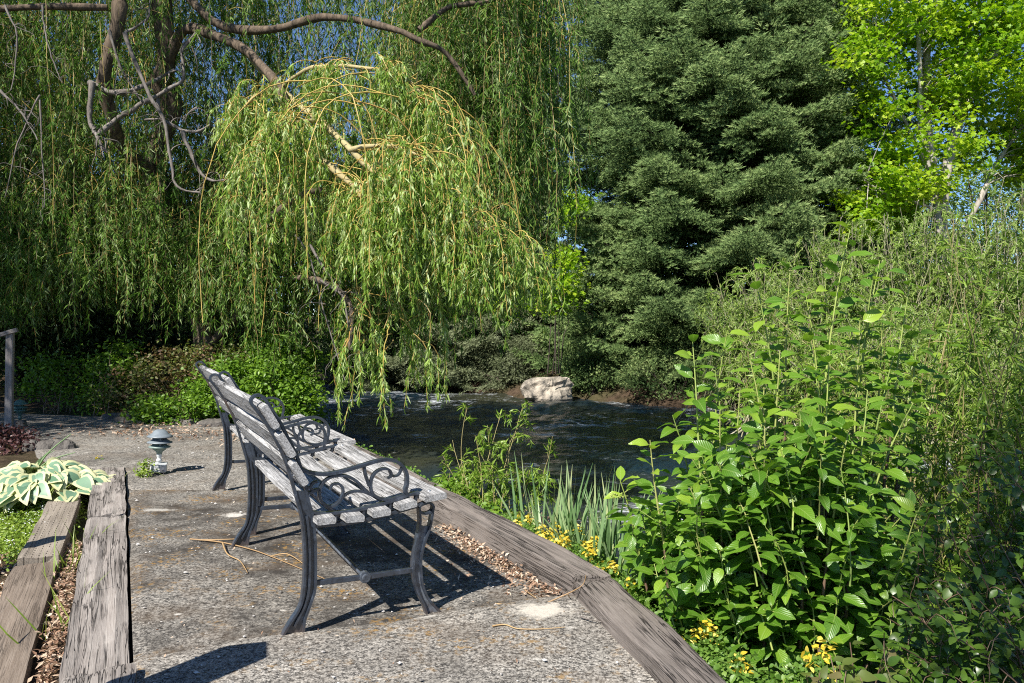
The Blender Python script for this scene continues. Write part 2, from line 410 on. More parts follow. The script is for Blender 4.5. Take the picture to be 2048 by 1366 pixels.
c = mixc(nt, ramp(nt, n1, [(.4, 0.0), (.6, 1.0)]), (.22, .17, .11), (.10, .11, .05)); c = mixc(nt, ramp(nt, n2, [(.5, 0.0), (.65, .6)]), c, (.33, .26, .18))
nt.links.new(c, b.inputs["Base Color"]); b.inputs["Roughness"].default_value = .95; M['hill'] = m
# water
m, nt, b = new_mat("river_water"); co = coord(nt)
n1 = noise(nt, co, 1.6, 4, .6, (1.3, 1, 1), 1.2); n2 = noise(nt, co, 6, 6, .75, (1, 1.6, 1), .8); n3 = noise(nt, co, .35, 3, .5)
f1 = noise(nt, co, 4.2, 8, .75, (.8, 1.7, 1), 1.2); f2 = noise(nt, co, .7, 3, .6)
fo = ramp(nt, math_(nt, 'ADD', math_(nt, 'ADD', math_(nt, 'MULTIPLY', f1, .55), math_(nt, 'MULTIPLY', f2, .45)), math_(nt, 'MULTIPLY', attr(nt, "v"), .06)), [(.572, 0.0), (.64, .9)])
c = mixc(nt, ramp(nt, n3, [(.42, 0.0), (.6, 1.0)]), (.008, .022, .036), (.034, .036, .022))
c = mixc(nt, fo, c, (.62, .66, .70))
nt.links.new(c, b.inputs["Base Color"])
nt.links.new(ramp(nt, fo, [(0, .11), (1, .6)]), b.inputs["Roughness"]); b.inputs["IOR"].default_value = 1.33
bump(nt, b, math_(nt, 'ADD', n1, math_(nt, 'MULTIPLY', n2, .32)), .8, .11); M['water'] = m
# foliage
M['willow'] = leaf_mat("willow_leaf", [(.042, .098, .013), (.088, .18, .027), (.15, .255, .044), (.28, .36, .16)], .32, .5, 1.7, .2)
M['willow_lit'] = leaf_mat("sunlit_willow_leaf", [(.085, .165, .020), (.165, .275, .040), (.26, .38, .065), (.44, .52, .25)], .34, .45, 1.6, .3)  # brighter copy of the willow leaf; sunlight put into the bough's leaf colour
M['wtwig'] = twig_mat("willow_twig", [(.10, .07, .04), (.27, .19, .05), (.46, .34, .08), (.40, .22, .06)])
M['wbark'] = bark_mat("willow_bark", (.030, .024, .018), (.185, .14, .10), 16, .95, (1, 1, .16), 1.0)
M['thstem'] = twig_mat('grey_green_stem', [(.16, .15, .09), (.24, .23, .12), (.30, .27, .20)])
M['wpale'] = bark_mat("pale_dead_wood", (.085, .073, .062), (.235, .21, .19), 22, .9, (1, 1, .3), .5)
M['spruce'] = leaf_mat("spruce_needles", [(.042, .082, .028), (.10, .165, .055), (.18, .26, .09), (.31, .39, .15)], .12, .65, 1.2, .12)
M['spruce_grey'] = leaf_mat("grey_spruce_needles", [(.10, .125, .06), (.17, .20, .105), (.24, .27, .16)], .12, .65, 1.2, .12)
M['sbark'] = bark_mat("spruce_bark", (.03, .024, .02), (.10, .08, .065))
M['maple'] = leaf_mat("maple_leaf", [(.11, .23, .008), (.19, .335, .012), (.28, .42, .018), (.39, .49, .03)], .45, .45, 1.5)
M['mbark'] = bark_mat("pale_maple_bark", (.24, .21, .18), (.46, .42, .37), 6, .9, (1, 1, .3), .5)
M['dark'] = leaf_mat("dark_evergreen_leaf", [(.016, .034, .010), (.035, .065, .016), (.06, .10, .025)], .2, .5, 1.4)
M['bush'] = leaf_mat("bright_bush_leaf", [(.07, .145, .012), (.12, .225, .02), (.19, .31, .035)], .35, .45, 1.5)
M['bush_red'] = leaf_mat("reddish_bush_leaf", [(.07, .10, .02), (.12, .16, .03), (.17, .15, .06), (.15, .075, .04)], .3, .5, 1.5)
M['thicket'] = leaf_mat("pale_willow_leaf", [(.13, .22, .035), (.22, .33, .065), (.36, .44, .13)], .35, .45, 1.4)
M['shrub'] = leaf_mat("broad_leaf", [(.042, .112, .009), (.075, .175, .013), (.12, .235, .018), (.27, .39, .036)], .30, .36, 1.7, .5, veins=True)
M['stem_green'] = twig_mat("green_stem", [(.17, .24, .05), (.26, .32, .07), (.30, .30, .10)])
M['stem_brown'] = twig_mat("brown_stem", [(.07, .04, .025), (.13, .08, .05), (.20, .14, .09)])
M['cane'] = twig_mat("tan_cane", [(.13, .13, .04), (.24, .20, .08), (.30, .26, .10)])
M['narrow'] = leaf_mat("narrow_leaf", [(.08, .155, .014), (.155, .26, .026), (.27, .37, .06)], .32, .42, 1.5)
M['rose'] = leaf_mat("small_dark_leaf", [(.035, .075, .010), (.055, .115, .014), (.09, .16, .02), (.20, .27, .03)], .3, .34, 1.6, .5)
M['iris'] = leaf_mat("iris_blade", [(.10, .19, .07), (.16, .27, .11), (.24, .35, .16), (.34, .38, .18)], .3, .42, 1.4)
M['cory'] = leaf_mat("corydalis_leaf", [(.07, .15, .02), (.12, .23, .035), (.19, .30, .06)], .35, .45, 1.5)
M['yellow'] = leaf_mat("yellow_petal", [(.58, .42, .03), (.68, .52, .05), (.74, .62, .14)], .3, .5, 1.1)
M['white'] = leaf_mat("white_petal", [(.7, .72, .75), (.8, .8, .8)], .2, .5, 1.0)
M['hosta'] = leaf_mat("hosta_leaf", [(.10, .20, .12), (.16, .28, .18), (.22, .34, .23)], .22, .45, 1.4, .4, margin=(.58, .58, .34))
M['cover'] = leaf_mat("ground_cover_leaf", [(.10, .17, .02), (.18, .27, .03), (.27, .35, .05)], .3, .45, 1.4)
M['heuchera'] = leaf_mat("purple_leaf", [(.035, .014, .014), (.075, .03, .03), (.12, .06, .055)], .2, .4, 1.2)
M['litter'] = leaf_mat("dry_litter", [(.13, .07, .045), (.26, .155, .10), (.42, .30, .21), (.62, .51, .40)], .1, .7, 1.0, .2)
M['grass'] = leaf_mat("grass_blade", [(.12, .20, .02), (.20, .29, .04), (.27, .30, .08)], .3, .5, 1.4)
M['twig_dry'] = twig_mat("dry_twig", [(.14, .085, .045), (.30, .19, .09), (.42, .28, .13)])

# ================================================================== THE SETTING
DIRV = np.array([-.441, .897]); NRV = np.array([.897, .441]); P0 = np.array([-.46, 4.78])
def sdist(x, y): return (x - P0[0]) * NRV[0] + (y - P0[1]) * NRV[1]
def line(s, y):                               # x on the line at distance s from the river-side edge of the path
    return P0[0] + (s - (y - P0[1]) * NRV[1]) / NRV[0]
FAR = np.array([(-40, 52), (-14, 32), (-7, 26.5), (-2.5, 22.6), (2.5, 19.2), (4.2, 17.6), (7, 15.2), (10, 12.5), (14, 9), (30, -6)], float)
WZ = -0.70
def yfar(x): return np.interp(x, FAR[:, 0], FAR[:, 1])
def terrain(x, y):
    s = sdist(x, y); h = np.full(np.shape(x), -.06)
    h = np.where(s > .2, np.interp(s, [.2, .5, .9, 1.25, 2.2], [-.10, -.24, -.52, -.85, -1.35]), h)
    bed = (s < -1.66) & (y < 6.6)
    h = np.where(bed, np.interp(-s, [1.66, 2.0, 4], [-.10, -.16, -.20]), h)
    h = np.where((s < -1.0) & (y > 9.5), -.06 + np.clip((y - 10.2) * .04, 0, .5), h)
    d = (y - yfar(x)) * .75
    hf = np.interp(d, [-1.2, -.4, 0, .5, 1.5, 6, 30, 70], [-1.35, -1.0, -.72, -.35, .05, .4, 1.5, 3])
    hf = hf + np.clip(x - 2, 0, 60) * np.clip(d - 6, 0, 60) * .0012
    h = np.where((s > 1.2) & (d > -1.2), np.maximum(h, hf), h)
    return h + .03 * fbm(x, y, 1.6, 2) * np.clip(np.abs(s) - .1, 0, 1)
def grid_mesh(g, xs, ys, fn, mat=0, val=None):
    X, Y = np.meshgrid(xs, ys); Z = fn(X, Y)
    ny, nx = X.shape; i = np.arange(nx * ny).reshape(ny, nx)
    g.add(np.stack([X, Y, Z], -1).reshape(-1, 3), np.stack([i[:-1, :-1], i[:-1, 1:], i[1:, 1:], i[1:, :-1]], -1).reshape(-1, 4), mat=mat,
          val=None if val is None else val(X, Y).ravel())
g = G()
xs = np.concatenate([np.linspace(-160, -14, 16), np.linspace(-13, 14, 136), np.linspace(15, 160, 22)])
ys = np.concatenate([np.linspace(-60, -3, 9), np.linspace(-2, 14, 82), np.linspace(14.5, 40, 52), np.linspace(42, 260, 34)])
grid_mesh(g, xs, ys, terrain)
tag(g.build("ground", M['soil'], smooth=True), kind="structure")
# river surface with real ripples
g = G()
def wz(x, y):
    amp = .034 + .055 * np.clip((y - 8) / 10, 0, 1) * np.clip(wav(x, y, .5, 3) + .6, 0, 1.4)
    return WZ + amp * fbm(x * .8 + y * .3, y * 1.25, 2.6, 1, 4) + .03 * wav(x, y, .9, 4)
grid_mesh(g, np.linspace(-14, 13, 300), np.linspace(1.0, 30, 330), wz, val=lambda X, Y: np.clip(wav(X, Y, .8, 2) * .5 + .5 * np.clip((Y - 9) / 8, -1, 1), -1, 1))
tag(g.build("river", M['water'], smooth=True), kind="structure")

# path: three slabs of concrete
def strip(g, A, B, nu, z, th=.12, k=0, amp=.006, mat=0, jl=.0, jr=.0):
    A = np.asarray(A, float); B = np.asarray(B, float)
    def res(P, n):
        d = np.r_[0, np.cumsum(np.linalg.norm(np.diff(P, axis=0), axis=1))]; s = np.linspace(0, d[-1], n)
        return np.stack([np.interp(s, d, P[:, i]) for i in range(2)], 1)
    n = max(8, int(np.linalg.norm(np.diff(A, axis=0), axis=1).sum() / .05))
    a, b = res(A, n), res(B, n)
    t = np.linspace(0, 1, nu)
    P = a[:, None] * (1 - t)[None, :, None] + b[:, None] * t[None, :, None]
    P[:, -1, 0] += jr * wav(a[:, 1] * 9, a[:, 0], 2.2, 4); P[:, 0, 0] += jl * wav(b[:, 1] * 9, b[:, 0], 2.2, 5)
    Z = z + amp * fbm(P[..., 0], P[..., 1], 1.5, k)
    if th > .05:
        Z[:, 0] -= .008; Z[:, -1] -= .008; Z[0] -= .008; Z[-1] -= .008
    V = np.concatenate([P, Z[..., None]], -1); i = np.arange(n * nu).reshape(n, nu)
    g.add(V.reshape(-1, 3), np.stack([i[:-1, :-1], i[:-1, 1:], i[1:, 1:], i[1:, :-1]], -1).reshape(-1, 4), mat=mat)
    rim = np.concatenate([i[0], i[1:, -1], i[-1, -2::-1], i[-2:0:-1, 0]]); R = V.reshape(-1, 3)[rim]; m = len(R)
    Lw = R.copy(); Lw[:, 2] = z - th
    j = np.arange(m); g.add(np.vstack([R, Lw]), np.stack([j, j + m, (j + 1) % m + m, (j + 1) % m], -1), mat=mat)
seam = np.array([gnd(252, 1338), gnd(380, 1308), gnd(520, 1283), gnd(700, 1262), gnd(880, 1238), gnd(1040, 1208), gnd(1165, 1198)])[:, :2]
near = np.stack([np.linspace(-.55, .60, 12), np.full(12, 1.3)], 1)
g = G()
def near_right(t): return seam[-1] * (1 - t) + np.array([.82, 1.3]) * t
strip(g, np.array([seam[0], (-.70, 1.3)]), np.array([seam[-1] + (-.015, 0), (.62, 2.2), (.80, 1.3)]), 46, .022, k=1, jr=.012)
tag(g.build("near_path_slab", M['conc_near'], smooth=False), kind="structure")
# re-shape the far edge of the near slab to the broken seam, done at mesh level
o = bpy.data.objects["near_path_slab"]
for v in o.data.vertices:
    x, y = v.co.x, v.co.y
    if y > 1.35:
        ys_ = np.interp(x, seam[:, 0], seam[:, 1]); y0 = np.interp(x, [seam[0, 0], seam[-1, 0]], [seam[0, 1], seam[-1, 1]])
        f = (y - 1.3) / max(.1, y0 - 1.3); v.co.y = y + (ys_ - y0) * f ** 2 + .014 * float(wav(x * 6, x, 2.2, 1)) * f ** 6
g = G()
ysm = 5.60
strip(g, np.array([(line(-1.655, 2.3), 2.3), (line(-1.655, ysm), ysm)]), np.array([(line(-.012, 2.3), 2.3), (line(-.012, ysm), ysm)]), 40, 0, k=2)
tag(g.build("path_slab", M['conc'], smooth=False), kind="structure")
g = G()
ye = ysm + .012
L1 = [(line(-1.655, ye), ye), (line(-1.66, 6.35), 6.35), (-3.7, 6.6), (-4.3, 7.2), (-4.75, 7.9), (-5.35, 8.75), (-7.5, 9.2), (-12, 9.8)]
R1 = [(line(-.012, ye), ye), (line(-.012, 7.6), 7.6), (line(-.05, 8.3), 8.3), (-3.1, 9.25), (-4.2, 9.7), (-5.2, 10.1), (-7.5, 10.7), (-12, 11.5)]
strip(g, L1, R1, 44, -.012, k=3, amp=.012)
tag(g.build("far_path", M['conc_far'], smooth=False), kind="structure")
# ------------------------------------------------------------------ timbers
def sleeper(name, p0, p1, wd, ht, mat, label, seed=0, rough=.006, tilt=0.0, endcut=0.0, group=None):
    """p0,p1 = centres of the top face at the two ends; local X along the grain"""
    p0 = np.asarray(p0, float); p1 = np.asarray(p1, float); L = np.linalg.norm(p1 - p0)
    g = G(); nx = max(10, int(L / .045)); prof = []
    ny, nz = 9, 5; b = .012
    yy = np.linspace(-wd / 2, wd / 2, ny); zz = np.linspace(0, -ht, nz)
    sec = [(y, 0) for y in yy] + [(wd / 2, z) for z in zz[1:]] + [(y, -ht) for y in yy[::-1][1:]] + [(-wd / 2, z) for z in zz[::-1][1:-1]]
    sec = np.array(sec); rad = np.hypot(sec[:, 0] / (wd / 2), (sec[:, 1] + ht / 2) / (ht / 2)); rnd = np.clip(rad - 1.25, 0, 1)
    k = len(sec); xs = np.linspace(-L / 2, L / 2, nx); V = []
    for i, x in enumerate(xs):
        e = min(x + L / 2, L / 2 - x); sh = 1 - .035 * max(0, 1 - e / .03)
        y = sec[:, 0] * sh * (1 - .035 * rnd); z = (sec[:, 1] + ht / 2) * sh * (1 - .05 * rnd) - ht / 2
        ph = np.arange(k) * .9
        d = rough * wav(x * 3 + ph * .05, sec[:, 0] * 14 + sec[:, 1] * 11 + seed * 3.7, 3.0, seed) + rough * .6 * wav(x * 1.2, sec[:, 0] * 60 + seed, 2.5, seed + 1)
        xe = x + (endcut * sec[:, 0] + .008 * wav(sec[:, 0] * 40, sec[:, 1] * 40 + seed, 2, seed)) * (1 if e < .001 else 0)
        V.append(np.stack([np.broadcast_to(xe, (k,)), y + d * np.sign(sec[:, 0]) * .7, z + d], 1))
    V = np.array(V); idx = np.arange(nx * k).reshape(nx, k); a = idx[:-1]; c = idx[1:]
    g.add(V.reshape(-1, 3), np.stack([a, np.roll(a, -1, 1), np.roll(c, -1, 1), c], -1).reshape(-1, 4)[:, ::-1])
    for e in (0, nx - 1):
        g.add(np.vstack([V[e], V[e].mean(0)]), None, [[i, (i + 1) % k, k] if e else [(i + 1) % k, i, k] for i in range(k)])
    d = (p1 - p0) / L; rz = math.atan2(d[1], d[0]); ry = -math.asin(d[2])
    o = g.build(name, mat, loc=((p0 + p1) / 2), rot=(tilt, ry, rz))
    return tag(o, label, "sleeper", group)
def along(s, y, z): return np.array([line(s, y), y, z])
GI = "old sleepers edging the flower bed"
sleeper("railway_sleeper", along(-1.768, 2.56, .008), along(-1.768, 4.72, .014), .205, .15, M['sleeper_grey'],
        "long cracked grey sleeper between the bench slab and the flower bed", 1, .006, group=GI)
sleeper("railway_sleeper", along(-1.768, 4.735, .026), along(-1.768, 6.42, .006), .205, .15, M['sleeper_grey'],
        "shorter pale grey sleeper ending beside the low garden light with a junction box", 2, .007, group=GI)
sleeper("railway_sleeper", along(-1.76, 1.2, .05), along(-1.76, 2.535, .055), .22, .16, M['sleeper_grey'],
        "grey sleeper end cut off by the bottom edge of the photo beside the path", 3, .008, group=GI)
sleeper("bed_timber", along(-2.075, 4.12, -.05), along(-2.03, 6.0, -.05), .19, .14, M['sleeper_incised'],
        "pale timber with rows of small incised dashes beside the hosta", 4, .004, group=GI)
sleeper("bed_timber", along(-2.10, 2.45, -.095), along(-2.085, 4.105, -.075), .195, .14, M['sleeper_brown'],
        "smooth brown timber lying lower at the left bottom of the bed edge", 5, .004, group=GI)
sleeper("bed_timber", along(-2.04, 1.5, -.05), along(-2.05, 2.43, -.055), .20, .14, M['sleeper_grey'],
        "dark cracked timber end in the bottom left corner of the photo", 6, .008, group=GI)
GR = "heavy timbers along the river edge of the path"
zt = .095
sleeper("river_timber", np.array([.335, 3.36, zt]), np.array([line(.088, 5.2), 5.2, zt + .01]), .17, .2, M['sleeper_river'],
        "long dark grey timber between bench and yellow flowers on the river side", 7, .005, endcut=.25, group=GR)
sleeper("river_timber", np.array([.345, 3.335, zt - .01]), np.array([.85, 1.2, zt - .02]), .175, .2, M['sleeper_river'],
        "nearest riverside timber with deep grain, running out of the photo below the leafy shrub", 8, .0055, endcut=-.12, group=GR)
sleeper("river_timber", np.array([line(.105, 5.22), 5.22, zt]), np.array([line(.105, 7.6), 7.6, zt - .03]), .205, .2, M['sleeper_river'],
        "far riverside timber mostly hidden behind the bench seat", 9, .010, group=GR)

# ------------------------------------------------------------------ bench
def smooth_path(P, n=4):
    P = np.asarray(P, float); m = len(P); out = []
    for i in range(m - 1):
        p0, p1, p2, p3 = P[max(i - 1, 0)], P[i], P[i + 1], P[min(i + 2, m - 1)]
        for t in np.arange(n) / n:
            out.append(.5 * ((2 * p1) + (-p0 + p2) * t + (2 * p0 - 5 * p1 + 4 * p2 - p3) * t * t + (-p0 + 3 * p1 - 3 * p2 + p3) * t ** 3))
    out.append(P[-1]); return np.array(out)
def bar(g, uz, v, th, wv, sm=5, taper=None):
    """flat bar following a (u,z) profile, th thick in the profile plane, wv wide along the bench"""
    P = smooth_path(uz, sm) if sm else np.asarray(uz, float)
    T = nrm(np.gradient(P, axis=0)); Nn = np.stack([-T[:, 1], T[:, 0]], 1); n = len(P)
    th = np.full(n, th) if taper is None else th * np.interp(np.linspace(0, 1, n), np.linspace(0, 1, len(taper)), taper)
    rows = []
    c = .3
    for (a, b) in ((-1, -1 + c), (-1 + c * .8, -1), (1 - c * .8, -1), (1, -1 + c), (1, 1 - c), (1 - c * .8, 1), (-1 + c * .8, 1), (-1, 1 - c)):
        q = P + Nn * (th / 2 * a)[:, None]
        rows.append(np.stack([np.full(n, v + wv / 2 * b), -q[:, 0], q[:, 1]], 1))
    V = np.stack(rows, 1); k = 8; idx = np.arange(n * k).reshape(n, k); a = idx[:-1]; b = idx[1:]
    g.add(V.reshape(-1, 3), np.stack([a, np.roll(a, -1, 1), np.roll(b, -1, 1), b], -1).reshape(-1, 4))
    for e in (0, n - 1): g.add(V[e], [[0, 1, 2, 3], [0, 3, 4, 7], [7, 4, 5, 6]])
def plate(g, uzA, uzB, v, th):
    """web between two profiles of the same point count"""
    A = np.asarray(uzA, float); B = np.asarray(uzB, float); n = len(A); V = []
    for s in (-1, 1):
        for P in (A, B): V.append(np.stack([np.full(n, v + s * th / 2), -P[:, 0], P[:, 1]], 1))
    V = np.vstack(V); q = []
    for i in range(n - 1):
        q += [[i, i + 1, n + i + 1, n + i], [2 * n + i, 3 * n + i, 3 * n + i + 1, 2 * n + i + 1], [i, 2 * n + i, 2 * n + i + 1, i + 1], [n + i, n + i + 1, 3 * n + i + 1, 3 * n + i]]
    q += [[0, n, 3 * n, 2 * n], [n - 1, 3 * n - 1, 4 * n - 1, 2 * n - 1]]
    g.add(V, q)
def resamp(P, n):
    P = np.asarray(P, float); d = np.r_[0, np.cumsum(np.linalg.norm(np.diff(P, axis=0), axis=1))]; s = np.linspace(0, d[-1], n)
    return np.stack([np.interp(s, d, P[:, i]) for i in range(2)], 1)
LEG_B = [(-.032, .0), (-.022, .024), (.002, .062), (.034, .108), (.048, .17), (.053, .284), (.046, .407), (.034, .473)]
LEG_F = [(.044, .0), (.048, .024), (.054, .064), (.078, .128), (.091, .18), (.092, .32), (.087, .394), (.080, .452)]
UP_B = [(.034, .473), (.012, .556), (-.012, .639), (-.043, .714), (-.082, .788), (-.121, .846), (-.137, .868)]
LOOP = [(-.137, .868), (-.136, .884), (-.122, .896), (-.102, .893), (-.087, .878)]
UP_F = [(-.087, .878), (-.067, .845), (-.035, .793), (-.004, .727), (.024, .669), (.040, .615), (.056, .555), (.066, .50), (.080, .452)]
RAIL = [(.078, .455), (.11, .446), (.16, .442), (.234, .443), (.329, .455), (.409, .470), (.455, .482), (.50, .487)]
ARM = [(.040, .619), (.068, .604), (.117, .592), (.167, .593), (.217, .601), (.277, .614), (.329, .625), (.373, .627), (.409, .616), (.436, .592), (.450, .560), (.450, .525), (.444, .500), (.452, .482)]
FL_B = [(.499, .430), (.503, .364), (.483, .271), (.474, .185), (.490, .105), (.516, .048), (.532, .0)]
FL_F = [(.560, .430), (.545, .350), (.520, .284), (.506, .216), (.512, .128), (.538, .063), (.590, .0)]
SLATS = [(.118, .431, .074, 0.0), (.222, .428, .076, .02), (.325, .438, .076, .10), (.432, .455, .078, .14), (.545, .476, .096, .10)]
BACK = [(-.080, .824, .098), (-.024, .716, .100), (.022, .612, .098)]
SL, FR, VO = 1.49, 1.347, .072
def make_bench(name, label):
    t = thing(name, (0, 0, 0), label, "bench", "park benches on the path")
    for v in (0.0, FR):
        g = G()
        n = 24
        bar(g, LEG_B, v, .010, .034); bar(g, LEG_F, v, .010, .034)
        plate(g, resamp(smooth_path(LEG_B), n), resamp(smooth_path(LEG_F), n), v, .009)
        P1 = resamp(smooth_path(LEG_B), n); P2 = resamp(smooth_path(LEG_F), n)
        bar(g, (P1 * .55 + P2 * .45)[2:-1], v, .011, .026, 0)
        g.build("leg", M['iron'], t, smooth=False)
        g = G()
        bar(g, FL_B, v, .010, .034); bar(g, FL_F, v, .010, .034)
        P1 = resamp(smooth_path(FL_B), n); P2 = resamp(smooth_path(FL_F), n)
        plate(g, P1[4:], P2[4:], v, .009)
        an = np.linspace(0, 2 * math.pi, 17)
        bar(g, np.stack([.530 + .030 * np.cos(an), .424 + .022 * np.sin(an)], 1), v, .010, .030, 0)
        g.build("leg", M['iron'], t)
        g = G()
        bar(g, UP_B + LOOP[1:] + UP_F[1:], v, .012, .022)
        A = resamp(smooth_path(UP_B[:2]), 6); B = resamp(smooth_path(UP_F[-3:]), 6)[::-1]
        plate(g, A[:5], B[:5], v, .010)
        for (u, z, h) in BACK:                      # little cross ties under each back slat
            bar(g, [(u + .008, z - h * .5 - .002), (u + .050, z - h * .5 - .018)], v, .009, .016, 0)
        g.build("back_support", M['iron'], t)
        g = G()
        bar(g, RAIL, v, .012, .028)
        low = [(.08, .405), (.118, .402), (.222, .399), (.325, .408), (.432, .425), (.545, .447)]
        bar(g, low, v, .014, .026)
        for u, zt_ in ((.168, .444), (.274, .449), (.380, .464), (.487, .486)):
            z0 = np.interp(u, [a[0] for a in low], [a[1] for a in low])
            bar(g, [(u - .004, z0), (u, (z0 + zt_) / 2), (u + .002, zt_)], v, .012, .02, 3)
        bar(g, [(.082, .452), (.080, .42), (.083, .40)], v, .012, .026)
        g.build("seat_rail", M['iron'], t)
        g = G()
        bar(g, ARM, v, .014, .030, 6)
        a = np.linspace(0, 1, 40)
        bar(g, [(.430, .590), (.418, .566), (.398, .560), (.386, .568), (.380, .582)][::1], v, .010, .018, 5, [1, .8, .9])   # inward hook of the arm end
        bar(g, [(.372, .556), (.384, .560), (.386, .576), (.372, .590), (.348, .592), (.322, .580), (.307, .553), (.306, .518), (.318, .494), (.345, .478), (.382, .472), (.410, .476), (.44, .484)], v, .011, .022, 5, [.7, 1, 1, 1])
        bar(g, [(.278, .612), (.283, .580), (.292, .552), (.300, .530)], v, .011, .022)
        bar(g, [(.148, .530), (.156, .548), (.178, .551), (.194, .536), (.197, .514), (.186, .488), (.163, .470), (.137, .470), (.114, .492), (.107, .522), (.116, .552), (.140, .574), (.175, .582), (.212, .576), (.244, .558), (.268, .534), (.290, .510), (.312, .492)], v, .011, .022, 5, [.7, 1, 1, 1])
        bar(g, [(.186, .490), (.206, .506), (.236, .516), (.272, .512), (.302, .498)], v, .010, .020)
        bar(g, [(.064, .522), (.086, .532), (.108, .536)], v, .012, .022)
        bar(g, [(.100, .566), (.082, .560), (.075, .544), (.088, .533)], v, .010, .018)
        g.build("armrest", M['iron'], t)
        g = G()
        bar(g, [(.088, .188), (.18, .186), (.281, .184), (.38, .184), (.478, .184)], v, .020, .018, 2)
        b0 = np.linspace(0, 2 * math.pi, 13)
        for dv in (-.014, .0, .014):
            r = .022 if dv == 0 else .014
            g.tube([(v + dv - .012, -.281, .184), (v + dv + .012, -.281, .184)], r, 12)
        g.build("stretcher", M['iron'], t)
    g = G(); g.tube([(0.02, -.281, .184), (FR - .02, -.281, .184)], .0085, 8); g.build("tie_rod", M['iron'], t, smooth=True)
    r2 = np.random.default_rng(3)
    def slat_mesh(L, wd, th, c, ang, sag):
        g = G(); n = 22; xs = np.linspace(-L / 2, L / 2, n)
        b = .0045; sec = np.array([(-wd / 2 + b, -th / 2), (wd / 2 - b, -th / 2), (wd / 2, -th / 2 + b), (wd / 2, th / 2 - b), (wd / 2 - b, th / 2), (-wd / 2 + b, th / 2), (-wd / 2, th / 2 - b), (-wd / 2, -th / 2 + b)])
        ph = r2.uniform(0, 9); V = []
        for x in xs:
            e = min(x + L / 2, L / 2 - x); f = 1 - .04 * (e < .001)
            V.append(np.stack([np.full(8, x + (.004 * r2.uniform(-1, 1) if e < .001 else 0)) + 0 * sec[:, 0], sec[:, 0] * f + .0015 * math.sin(x * 9 + ph), sec[:, 1] * f + .0015 * np.sin(x * 7 + ph + sec[:, 0] * 40) - sag * (1 - (2 * x / L) ** 2)], 1))
        V = np.array(V); idx = np.arange(n * 8).reshape(n, 8); a = idx[:-1]; q = idx[1:]
        g.add(V.reshape(-1, 3), np.stack([a, np.roll(a, -1, 1), np.roll(q, -1, 1), q], -1).reshape(-1, 4))
        g.add(V[0], [[0, 7, 6, 5], [0, 5, 4, 1], [1, 4, 3, 2]]); g.add(V[-1], [[5, 6, 7, 0], [1, 4, 5, 0], [2, 3, 4, 1]])
        o = g.build("slat", M['slat'], t, loc=c, rot=(ang, 0, 0)); return o
    for u, z, wd, an in SLATS:
        o = slat_mesh(SL, wd, .026, (FR / 2, -u, z), -an, .004)
        for x in (-FR / 2, FR / 2):
            g = G(); g.lathe([(0, .018), (.006, .0175), (.0085, .014), (.009, .011)], (x, 0, 0), 10)
            g.build("bolt", M['bolt'], o, smooth=True, loc=(0, 0, 0))
    for u, z, h in BACK:
        pass
        o = slat_mesh(SL, .026, h, (FR / 2, -u, z), -.52, .0)
        for x in (-FR / 2, FR / 2):
            g = G(); g.tube([(x, .012, -.01), (x, .026, -.01)], .006, 8)
            g.build("bolt", M['bolt'], o, loc=(0, 0, 0))
    return t
def place_bench(t, ux, v0):
    e_v = np.array([-.448, .894]); e_u = np.array([.894, .448]); b = np.array([-.817, 2.93]) + e_v * v0 + e_u * ux
    t.location = (b[0], b[1], .0); t.rotation_euler = (0, 0, math.atan2(e_v[1], e_v[0]))
bench = make_bench("park_bench", "nearest weathered slat bench with scrolled black iron arms, fully in view on the slab")
place_bench(bench, 0, 0)
def copy_tree(o, parent=None):
    c = o.copy(); SC.collection.objects.link(c); c.parent = parent
    for ch in list(o.children): copy_tree(ch, c)
    return c
b2 = copy_tree(bench); b2["label"] = "farther slat bench with black iron arms, half hidden behind the nearest bench"
place_bench(b2, .07, 1.56)

